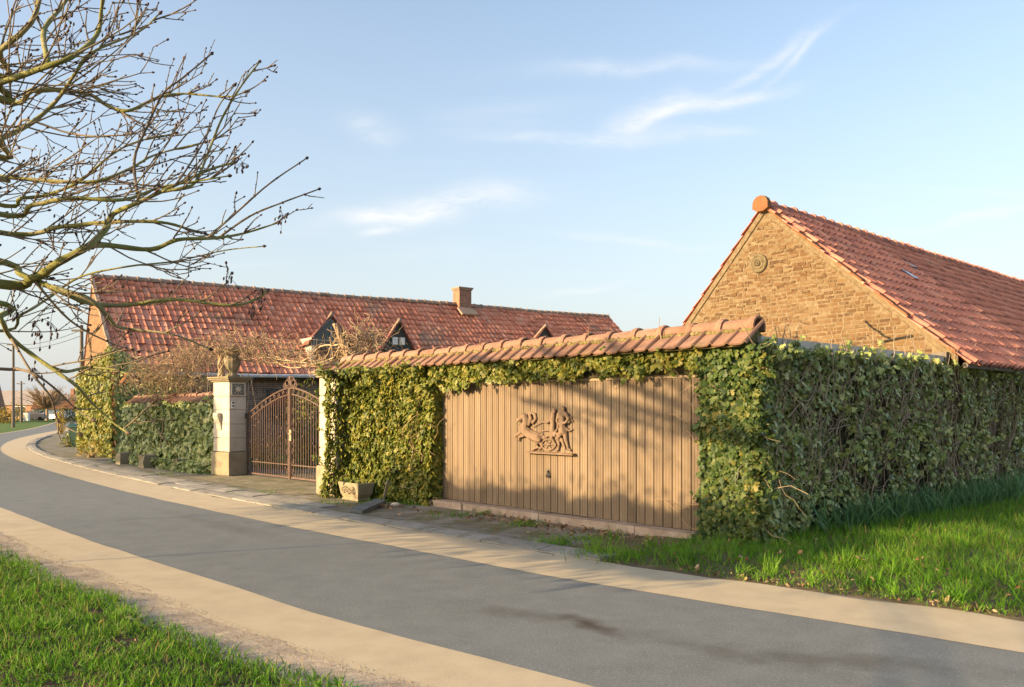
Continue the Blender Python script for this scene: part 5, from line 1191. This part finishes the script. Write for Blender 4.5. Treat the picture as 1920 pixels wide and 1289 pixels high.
def shade_row(label, u0, u1, vc, zlow, hfun, wth, seed):
    rs = np.random.default_rng(seed); root = thing('hedge', label, 'hedge', P((u0+u1)/2, vc, ZG)); b = MB(); n = int(abs(u1-u0)/.25)
    ring = [(-.7, 0), (-1, .2), (-1, .7), (-.8, .92), (0, 1), (.8, .92), (1, .7), (1, .2), (.7, 0)]; V = []; Fc = []
    for i in range(n+1):
        u = u0+(u1-u0)*i/n; h = hfun(u)+.16*fbm((u*2.2, seed, 0))
        for a, z in ring: V.append(P(u, vc+a*wth*(1+.15*fbm((u*2, a*3, seed))), zlow+z*(h-zlow)+.10*fbm((u*3, a, seed))))
    k = 9; Fc = [(i*k+j, (i+1)*k+j, (i+1)*k+(j+1) % k, i*k+(j+1) % k) for i in range(n) for j in range(k)]+[tuple(range(k)), tuple(n*k+j for j in range(k-1, -1, -1))]
    part('inner_growth', b.add(V, Fc).build('inner', True), m_ivyback, root)
    for q in np.arange(u0+.8, u1, 3.8): tb_ = MB(); tb_.tube([P(q, vc, ZG-.1), P(q+.03, vc, zlow+.3)], [.022, .018], 6); part('stem', tb_.build('stem', True), m_bark, root)
    V = np.array(V); idx = rs.integers(0, len(V), 3500); pts = V[idx]+rs.normal(0, .13, (3500, 3)); A = leaf_frames(rs.normal(0, 1, (3500, 3)), np.full(3500, .11), .5)
    stuff(part('foliage', scatter('foliage', OVAL_V, OVAL_F, A, pts), m_ivyshade, root))
# added unseen tree rows; stems and heads shaped to shade pavement and wall feet
def head_h(u): return 2.92+.04*math.sin(u*1.9)+.05*math.sin(u*4.3+1)
shade_row('unseen row of clipped trees shaped to shade the foot of the garage', -9.3, -1.0, -9.2, 1.95, head_h, .45, 3)
shade_row('unseen taller row of evergreens added to shade the low garden wall', -27, -17.8, -9.6, 2.6, lambda u: 4.5+.3*math.sin(u*1.3), .8, 8)

# ================================================================== WISTERIA AND SHRUBS
def tangle(parent, centre, size, n, seg, step, r, mat, bias=(0, 0, 0), name='twigs', wander=.55):
    b = MB(); c = np.array(centre); s = np.array(size)
    for _ in range(n):
        p = c+rng.normal(0, 1, 3)*s; d = unit(rng.normal(0, 1, 3)+np.array(bias)); pts = [p.copy()]
        for _ in range(seg): d = unit(d+rng.normal(0, wander, 3)); p = p+d*step; pts.append(p.copy())
        rr = r*rng.uniform(.6, 1.5); b.tube(pts, np.linspace(rr, rr*.4, len(pts)), 4, rng.random(), False)
    return stuff(part(name, b.build(name, True), mat, parent))
wis = thing('wisteria_vine', 'leafless pale wisteria strung from the left pillar across above the gate', 'vine', (*cl_, 2.44))
A0 = np.array([*cl_, 0]); B0 = np.array([*cr_, 0])
b = MB()
for k in range(6):                                      # stems wound up the pillar top beside the urn
    a = rng.random()*6; pts = [A0+np.array([-.16+.06*math.cos(a+i), .05*math.sin(a+i)-.18, 2.44+i*.11]) for i in range(7)]+[A0+np.array([.25+.1*rng.normal(), -.1, 3.15+.1*rng.normal()])]
    b.tube(catmull(pts, 3), np.linspace(.026, .014, len(catmull(pts, 3))), 6)
px_line = [(405,648,21.0), (450,668,21.2), (500,672,21), (560,682,20.3), (600,672,19.6), (632,650,19.0), (640,622,18.6)]
for j in range(5):
    pts = [np.array(at(x, y, Y))+rng.normal(0, .13, 3)*np.array([1,1,.6]) for x, y, Y in px_line]; C = catmull(pts, 4); b.tube(C, np.linspace(.026, .018, len(C))*rng.uniform(.5, 1.1), 6)
part('stems', b.build('stems', True), m_twig, wis)
for (x, y, Y, sx, sz, n) in ((420,645,21,.4,.16,130), (470,652,21,.5,.18,190), (530,664,20.7,.5,.14,170), (590,670,19.8,.4,.14,110)):
    tangle(wis, at(x, y, Y), (sx, .25, sz), n, 6, .075, .007, m_twig)
trunk2 = thing('climbing_wisteria', 'thick twisted pale wisteria trunk leaning behind the ivied gate pillar', 'vine', P(-8.6, .35, ZG))
b = MB(); base = [np.array(P(-8.35, .35, z)) for z in (ZG, .8, 1.6, 2.3)]
top = [np.array(at(664, 690, 17.9)), np.array(at(650, 660, 17.9)), np.array(at(638, 630, 17.9)), np.array(at(628, 607, 17.9))]
for k in range(5):
    a = k*1.256; C = catmull(base+top, 5); C = [p+np.array([math.cos(a+i*.35), math.sin(a+i*.35), 0])*(.075*(1-.6*i/len(C))) for i, p in enumerate(C)]
    b.tube(C, np.linspace(.062, .030, len(C)), 7)
part('trunk', b.build('trunk', True), m_twig, trunk2)
tangle(trunk2, at(682, 648, 18.2), (.26, .3, .14), 120, 6, .085, .009, m_twig); tangle(trunk2, at(655, 650, 18.0), (.22, .2, .26), 70, 5, .08, .009, m_twig); tangle(trunk2, at(690, 632, 18.4), (.16, .25, .08), 45, 6, .08, .010, m_twigdark)
# bare bush behind the low wall
bb = thing('bare_shrub', 'bare twiggy shrub behind the low garden wall', 'shrub', P(-18.3, 1.6, ZG))
x, y, _ = P(-17.6, 1.5)
b = MB()
for k in range(30):
    a = rng.random()*6.28; p = np.array([x+rng.normal(0, .9), y+rng.normal(0, .5), ZG]); q = p+np.array([rng.normal(0, .7), rng.normal(0, .5), 2.5+rng.random()*.5]); C = catmull([p, (p+q)/2+rng.normal(0, .12, 3), q], 4); b.tube(C, np.linspace(.03, .009, len(C)), 5)
stuff(part('stems', b.build('stems', True), m_twigdark, bb))
for (px, py, s, n) in ((330, 690, .55, 330), (370, 672, .45, 260), (290, 712, .5, 260), (355, 725, .5, 240)): tangle(bb, at(px, py, 24.5), (s, .5, s*.42), n, 6, .10, .007, m_twig, (0, 0, .4))
pts = np.stack([np.array(at(320, 722, 24.6))+rng.normal(0, 1, 3)*np.array([.9, .4, .22]) for _ in range(420)]); leaves(bb, pts, np.array([0, -1, .4]), .07, m_ivyshade, 0, .8, .9, (OVAL_V, OVAL_F))
# green shrubs seen through and over the gate
def bush(name, label, centre, size, n, leafsize, mat, seed=1, tmpl=(OVAL_V, OVAL_F), cat='shrub', ground_z=ZG):
    rs = np.random.default_rng(seed); c = np.array(centre, float); root = thing(name, label, cat, (c[0], c[1], ground_z))
    d = unit(rs.normal(0, 1, (n, 3))); rad = rs.uniform(.55, 1.05, n)[:, None]; bump = np.array([1+.35*fbm(tuple(v*1.7+seed)) for v in d])[:, None]
    pts = c+d*rad*bump*np.array(size); kp = pts[:, 2] > ground_z; pts, d = pts[kp], d[kp]
    leaves(root, pts, d, leafsize, mat, 0, .6, .9, tmpl)
    b = MB()
    for k in range(9):
        a = unit(rs.normal(0, 1, 3)); e = c+a*np.array(size)*.8; e[2] = max(e[2], ground_z+.3*size[2]); b.tube([(c[0]+.1*a[0], c[1]+.1*a[1], ground_z-.03), (np.array([c[0], c[1], ground_z])+e)/2, e], [.03, .02, .008], 5, 0, False)
    stuff(part('stems', b.build('stems'), m_twigdark, root)); return root
x, y, z_ = at(583, 735, 25.0); bush('leafy_shrub', 'dense green shrub behind the right half of the iron gate', (x, y, 1.2), (.85, .8, 1.25), 1500, .11, m_ivy, 4)
x, y, z_ = at(520, 850, 24); bush('leafy_shrub', 'low brownish shrub in the yard behind the left half of the gate', (x, y, .35), (1.1, .7, .55), 700, .09, m_mustard, 6)
# ================================================================== SMALL THINGS BY THE ROAD
# carved stone trough at the foot of the ivy
tx, ty = ground(668, 938); tb = MB()
prof = [(.26, 0), (.28, .02), (.25, .05), (.30, .12), (.335, .26), (.35, .30), (.35, .33), (.31, .33), (.29, .28)]
V = []
for hw, z in prof:
    for sx, sy in ((-1,-.45), (1,-.45), (1,.45), (-1,.45)): V.append((sx*hw, sy*hw*1.1, z))
tb.add(V, [(i*4+k, i*4+(k+1) % 4, (i+1)*4+(k+1) % 4, (i+1)*4+k) for i in range(len(prof)-1) for k in range(4)]+[(3,2,1,0), tuple(range(len(prof)*4-4, len(prof)*4))])
trough = thing('planter_trough', 'carved stone planter trough sitting in the ivy beside the gate pillar', 'planter', (tx, ty, ZG))
o = part('basin', tb.build('basin'), m_stonebase, trough, False); o.rotation_euler = (0, 0, rz)
for k, (sx, n_) in enumerate(((-.15, 1), (.15, -1), (0, 1))):
    s_ = MB(); s_.tube([(sx+n_*.075*(1-j/18*.8)*math.cos(j*.5+k), -.175-.05*(.19+.075*math.sin(j*.5+k)), .19+.075*(1-j/18*.8)*math.sin(j*.5+k)) for j in range(18)], .012, 5); o = part('scroll', s_.build('scroll', True), m_stonebase, trough, False); o.rotation_euler = (0, 0, rz)
pq = np.array([(tx+rng.normal(0, .14), ty+rng.normal(0, .08), ZG+.33+.06*rng.random()) for _ in range(60)]); leaves(trough, pq, np.array([-.3, -.6, .6]), .07, m_ivy)
# leaning and fallen boards
x1, y1 = ground(670, 962); x2, y2 = ground(712, 948); a = math.atan2(y2-y1, x2-x1); L_ = math.hypot(x2-x1, y2-y1)
b = MB(); b.box((0, 0, .035), UX, (L_/2+.05, .10, .035), 0, .004); o = tag(link('fallen_board', b.build('board'), m_plank), 'grey slate-coloured board lying on the pavement below the ivy', 'board'); o.location = ((x1+x2)/2, (y1+y2)/2, ZG+.01); o.rotation_euler = (R(4), R(-2), a)
x, y = ground(721, 945); b = MB(); b.box((0, 0, .10), UX, (.010, .025, .17), 0, .003); o = tag(link('leaning_slat', b.build('slat'), m_stonebase), 'short pale slat stuck upright in the ivy by the fallen board', 'slat'); o.location = (x, y, ZG+.15); o.rotation_euler = (R(-12), R(6), rz)
x, y = ground(742, 950); b = MB(); V, Fc = lathe([(.0,0), (.07,0), (.085,.02), (.08,.05), (.03,.07), (.0,.07)], 9); b.add([(p[0]+rng.normal(0, .008), p[1]*.7+rng.normal(0, .008), p[2]) for p in V], Fc); o = tag(link('pale_stone', b.build('stone', True), m_stone), 'small pale stone lying by the weeds below the ivy', 'stone'); o.location = (x, y, ZG)
# green bin at the house corner with a bushy plant before it
bx, by = ground(147, 838); bi = thing('wheelie_bin', 'dark green refuse bin at the far corner of the farmhouse', 'bin', (bx, by, ZG))
b = MB(); V = []
for z, h in ((0, .21), (.05, .22), (.85, .28), (.88, .30)):
    for sx, sy in ((-1,-1), (1,-1), (1,1), (-1,1)): V.append((sx*h, sy*h*1.15, z))
b.add(V, [(i*4+k, i*4+(k+1) % 4, (i+1)*4+(k+1) % 4, (i+1)*4+k) for i in range(3) for k in range(4)]+[(3,2,1,0), (12,13,14,15)]); part('body', b.build('body'), m_bin, bi, False)
b = MB(); V = []
for i in range(9):
    w_ = math.pi*i/8; V += [(-.31, -.36*math.cos(w_), .885+.15*math.sin(w_)), (.31, -.36*math.cos(w_), .885+.15*math.sin(w_))]
b.add(V, [(2*i, 2*i+1, 2*i+3, 2*i+2) for i in range(8)]+[tuple(range(0, 18, 2)), tuple(range(17, 0, -2))]); part('lid', b.build('lid'), m_bin, bi, False)
for s in (-1, 1): b = MB(); b.tube([(s*.2, .27, .10), (s*.26, .27, .10)], .10, 14); part('wheel', b.build('wheel'), m_rubber, bi, False)
x, y = ground(133, 838); bush('potted_shrub', 'low leafy green plant in front of the dark green bin', (x, y, .22), (.50, .45, .42), 420, .10, m_ivy, 12)
x, y = ground(172, 858); bush('dry_shrub', 'dry straw-coloured plant at the foot of the house corner ivy', (x, y, .2), (.55, .35, .38), 260, .10, m_mustard, 14, (BLADE_V*np.array([.25, 1, 1]), BLADE_F4))

# ================================================================== THE DISTANCE ON THE LEFT
def prism_house(name, label, x, y, ang, L_, W_, he, hr, wallmat, roofmat, wins=()):
    root = thing(name, label, 'house', (x, y, ZG)); root.rotation_euler = (0, 0, ang)
    b = MB(); h, k = L_/2, W_/2
    b.add([(-h,-k,-.1), (h,-k,-.1), (h,k,-.1), (-h,k,-.1), (-h,-k,he), (h,-k,he), (h,k,he), (-h,k,he), (-h,0,hr-.05), (h,0,hr-.05)], [(0,1,5,4), (2,3,7,6), (1,2,6,9,5), (3,0,4,8,7)]); part('wall', b.build('wall'), wallmat, root, False)
    for s in (-1, 1):
        b = MB(); e = .3; dz = (hr-he)/k*e
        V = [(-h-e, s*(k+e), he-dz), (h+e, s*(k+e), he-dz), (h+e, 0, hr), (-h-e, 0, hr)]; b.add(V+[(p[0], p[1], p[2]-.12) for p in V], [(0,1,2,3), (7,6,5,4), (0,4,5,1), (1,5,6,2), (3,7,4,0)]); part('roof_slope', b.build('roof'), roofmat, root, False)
    for (wx, wz, ww, wh, mt) in wins:
        b = MB(); b.box((wx, -k-.02, wz), UX, (ww/2, .04, wh/2)); f = part('window', b.build('window'), m_white, root, False); b = MB(); b.box((wx, -k-.05, wz), UX, (ww/2-.08, .03, wh/2-.08)); part('pane', b.build('pane'), mt, f, False)
    return root
def G2(px, Y): return (px-CX)/F*Y
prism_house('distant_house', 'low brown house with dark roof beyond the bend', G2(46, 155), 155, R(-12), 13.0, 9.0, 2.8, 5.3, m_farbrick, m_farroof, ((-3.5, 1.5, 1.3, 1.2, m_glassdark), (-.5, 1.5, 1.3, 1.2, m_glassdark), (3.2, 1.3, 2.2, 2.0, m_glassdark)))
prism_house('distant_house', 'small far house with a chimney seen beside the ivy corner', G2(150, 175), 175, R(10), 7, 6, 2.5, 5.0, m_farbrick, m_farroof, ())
prism_house('distant_house', 'orange-roofed bungalow far down the road behind the cars', G2(116, 150), 150, R(20), 8, 7, 2.0, 3.3, m_white, m_endcap, ((0, 1.1, 1.4, 1.0, m_glassdark),))
chb = MB(); chb.box((G2(137, 172), 172, 4.4), UX, (.35, .35, 1.6)); tag(link('distant_chimney', chb.build('chimney'), m_farbrick), 'slim brick chimney rising beside the small far house', 'chimney')
# brick mill stump at the very edge
b = MB(); V, Fc = lathe([(5.2, -.1), (5.0, 1.2), (3.9, 6.5), (3.0, 11.5), (2.9, 11.8)], 28); b.add(V, Fc); t = tag(link('brick_mill', b.build('mill', True), m_farbrick), 'tapering brick mill tower cut by the left edge of the picture', 'tower'); t.location = (G2(-12, 115)-5.2, 117, ZG)
x = G2(8, 105); bush('yellow_shrub', 'golden autumn shrub in front of the brick mill', (x, 105, .6), (1.5, 1.2, 1.4), 500, .28, m_mustard, 21)
x = G2(30, 125); bush('yellow_shrub', 'thin orange shrub between the mill and the low brown house', (x, 125, .9), (1.7, 1.4, 2.2), 260, .3, m_mustard, 22)
x = G2(70, 135); bush('clipped_hedge', 'clipped dark hedge before the low brown house', (x, 135, .6), (1.9, 1.2, 1.3), 700, .28, m_farbush, 23, cat='hedge')
x = G2(104, 115); bush('clipped_hedge', 'far rounded hedge behind the parked silver car', (x, 118, .9), (1.7, 1.2, 1.3), 500, .25, m_farbush, 24, cat='hedge')
x = G2(143, 60); bush('conifer_shrub', 'yellowish upright conifer beside the ivy-clad house corner', (x, 58, .7), (.34, .34, 1.05), 380, .13, m_mustard, 25)
x = G2(135, 75); bush('dark_shrub', 'dark rounded bush by the road beyond the house', (x, 76, .6), (.8, .8, 1.0), 380, .17, m_farbush, 26)
b = MB(); b.box((0, 0, .6), UX, (.35, .25, .6)); b.box((0, 0, 1.22), UX, (.38, .28, .03)); t = tag(link('utility_cabinet', b.build('cabinet'), m_white), 'white roadside utility cabinet near the low brown house', 'cabinet'); t.location = (G2(50, 125), 125, ZG)
def car(label, x, y, ang, paint, L_=4.1):
    root = thing('parked_car', label, 'car', (x, y, ZG), 'cars parked down the road'); root.rotation_euler = (0, 0, ang)
    k = L_/4.1; pr = [(-2.05, .30), (-2.05, .72), (-1.95, .92), (-1.25, 1.0), (-.75, 1.42), (.85, 1.45), (1.65, 1.0), (2.0, .90), (2.05, .6), (2.05, .30)]
    b = MB(); V = []
    for sx, sc2 in ((-.84, 1), (.84, 1)):
        for xx, z in pr: V.append((xx*k, sx*(.86 if z > 1.1 else 1), z))
    n = len(pr); b.add(V, [tuple(range(n)), tuple(range(2*n-1, n-1, -1))]+[(i, n+i, n+(i+1) % n, (i+1) % n) for i in range(n)]); part('body', b.build('body'), paint, root, False)
    for sx in (-1, 1):
        for xx in (-1.3, 1.3): b = MB(); b.tube([(xx*k, sx*.70, .31), (xx*k, sx*.86, .31)], .31, 14); part('wheel', b.build('wheel'), m_rubber, root, False)
        b = MB(); y_ = sx*.79; b.add([(-1.1*k, y_, 1.02), (-.68*k, y_*.93, 1.36), (.8*k, y_*.93, 1.38), (1.35*k, y_, 1.03)], [(0,1,2,3)]); part('side_window', b.build('window'), m_glassdark, root, False)
    for xa, xb in ((-1.262, -.765), (1.62, .87)):
        b = MB(); e = .01*(-1 if xa < 0 else 1); b.add([((xa+e)*k, -.68, 1.03), ((xa+e)*k, .68, 1.03), ((xb+e*2)*k, .60, 1.40), ((xb+e*2)*k, -.60, 1.40)], [(0,1,2,3)]); part('windscreen', b.build('windscreen'), m_glassdark, root, False)
    for sx in (-.6, .6): b = MB(); b.box((-2.05*k, sx, .72), UX, (.02, .14, .08)); part('headlight', b.build('light'), m_glassdark, root, False)
car('silver estate car parked across the road end, left of the white one', G2(94, 150), 150, R(8), m_cargrey, 5.0)
car('white hatchback standing on the road beyond the house', G2(121, 135), 135, R(60), m_carpaint)
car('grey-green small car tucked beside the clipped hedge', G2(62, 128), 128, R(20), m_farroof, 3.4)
# utility poles and wires
def pole(label, px, Y, top_py, tilt=0.0):
    x = G2(px, Y); zt = CAMZ+(HZ-top_py)/F*Y; root = thing('utility_pole', label, 'pole', (x, Y, ZG), 'wooden utility poles'); b = MB(); b.tube([(x, Y, ZG-.1), (x+tilt*.5, Y, zt*.5), (x+tilt, Y, zt)], [.15, .13, .10], 8); part('shaft', b.build('shaft'), m_woodpole, root)
    b = MB(); b.box((x+tilt, Y-.12, zt-.35), UX, (.55, .05, .06)); part('crossarm', b.build('arm'), m_woodpole, root); return (x+tilt, Y, zt-.3)
q1 = pole('wooden utility pole just left of the farmhouse gable', 153, 52, 610); q2 = pole('far wooden utility pole above the low brown house', 25, 80, 640); q3 = pole('slim short pole far off above the house ridge', 40, 110, 715)
b = MB()
for dz in (0, -.35):
    a, c_ = np.array(q1)+(0, 0, dz), np.array(q2)+(0, 0, dz); b.tube([a*(1-t)+c_*t-np.array([0, 0, 1.0*4*t*(1-t)*.35]) for t in np.linspace(0, 1, 14)], .018, 4, 0, False)
    e = np.array([-60, 60, 9.0+dz]); b.tube([np.array(q2)*(1-t)+e*t-np.array([0, 0, .4*t*(1-t)]) for t in np.linspace(0, 1, 10)], .018, 4, 0, False)
tag(link('overhead_wires', b.build('wires'), m_black), 'thin overhead wires strung between the utility poles', 'wires')
# far bare tree
def far_tree(label, x, y, h, seed):
    rs = np.random.default_rng(seed); root = thing('distant_tree', label, 'tree', (x, y, ZG)); b = MB(); b.tube([(x, y, ZG-.1), (x, y, h*.35)], [.25, .16], 7); part('trunk', b.build('trunk'), m_twig, root); c = MB()
    for k in range(240):
        a = rs.random()*6.28; e = unit(np.array([math.cos(a)*.75, math.sin(a)*.75, .25+rs.random()*1.1])); p = np.array([x, y, h*.3]); q = p+e*h*(.35+.4*rs.random()); mid = (p+q)/2+rs.normal(0, .2, 3); c.tube([p, mid, q], [.06, .045, .02], 4, rs.random(), False)
    stuff(part('crown', c.build('crown'), m_twig, root))
far_tree('round bare tree on the skyline behind the low brown house', G2(88, 130), 130, 6.0, 31)
far_tree('small bare tree far off between the cars and the house', G2(122, 170), 170, 6.0, 33)
tl = MB()                                              # distant woods on the horizon
rs = np.random.default_rng(5); N = 2600; ang = rs.uniform(R(60), R(150), N); dist = rs.uniform(320, 420, N); z_ = rs.random(N)**1.5*(6+4*np.sin(ang*23)+3*np.sin(ang*61))
pts = np.stack([np.cos(ang)*dist, np.sin(ang)*dist, ZG+z_], 1); A = leaf_frames(np.tile(np.array([0, -1, .2]), (N, 1)), rs.uniform(3, 6, N), .6)
o = stuff(link('far_woods', scatter('far_woods', OVAL_V*np.array([1.6, 1, 1]), OVAL_F, A, pts), m_farbush)); o['label'] = 'hazy line of far woods on the horizon'; o['category'] = 'woods'
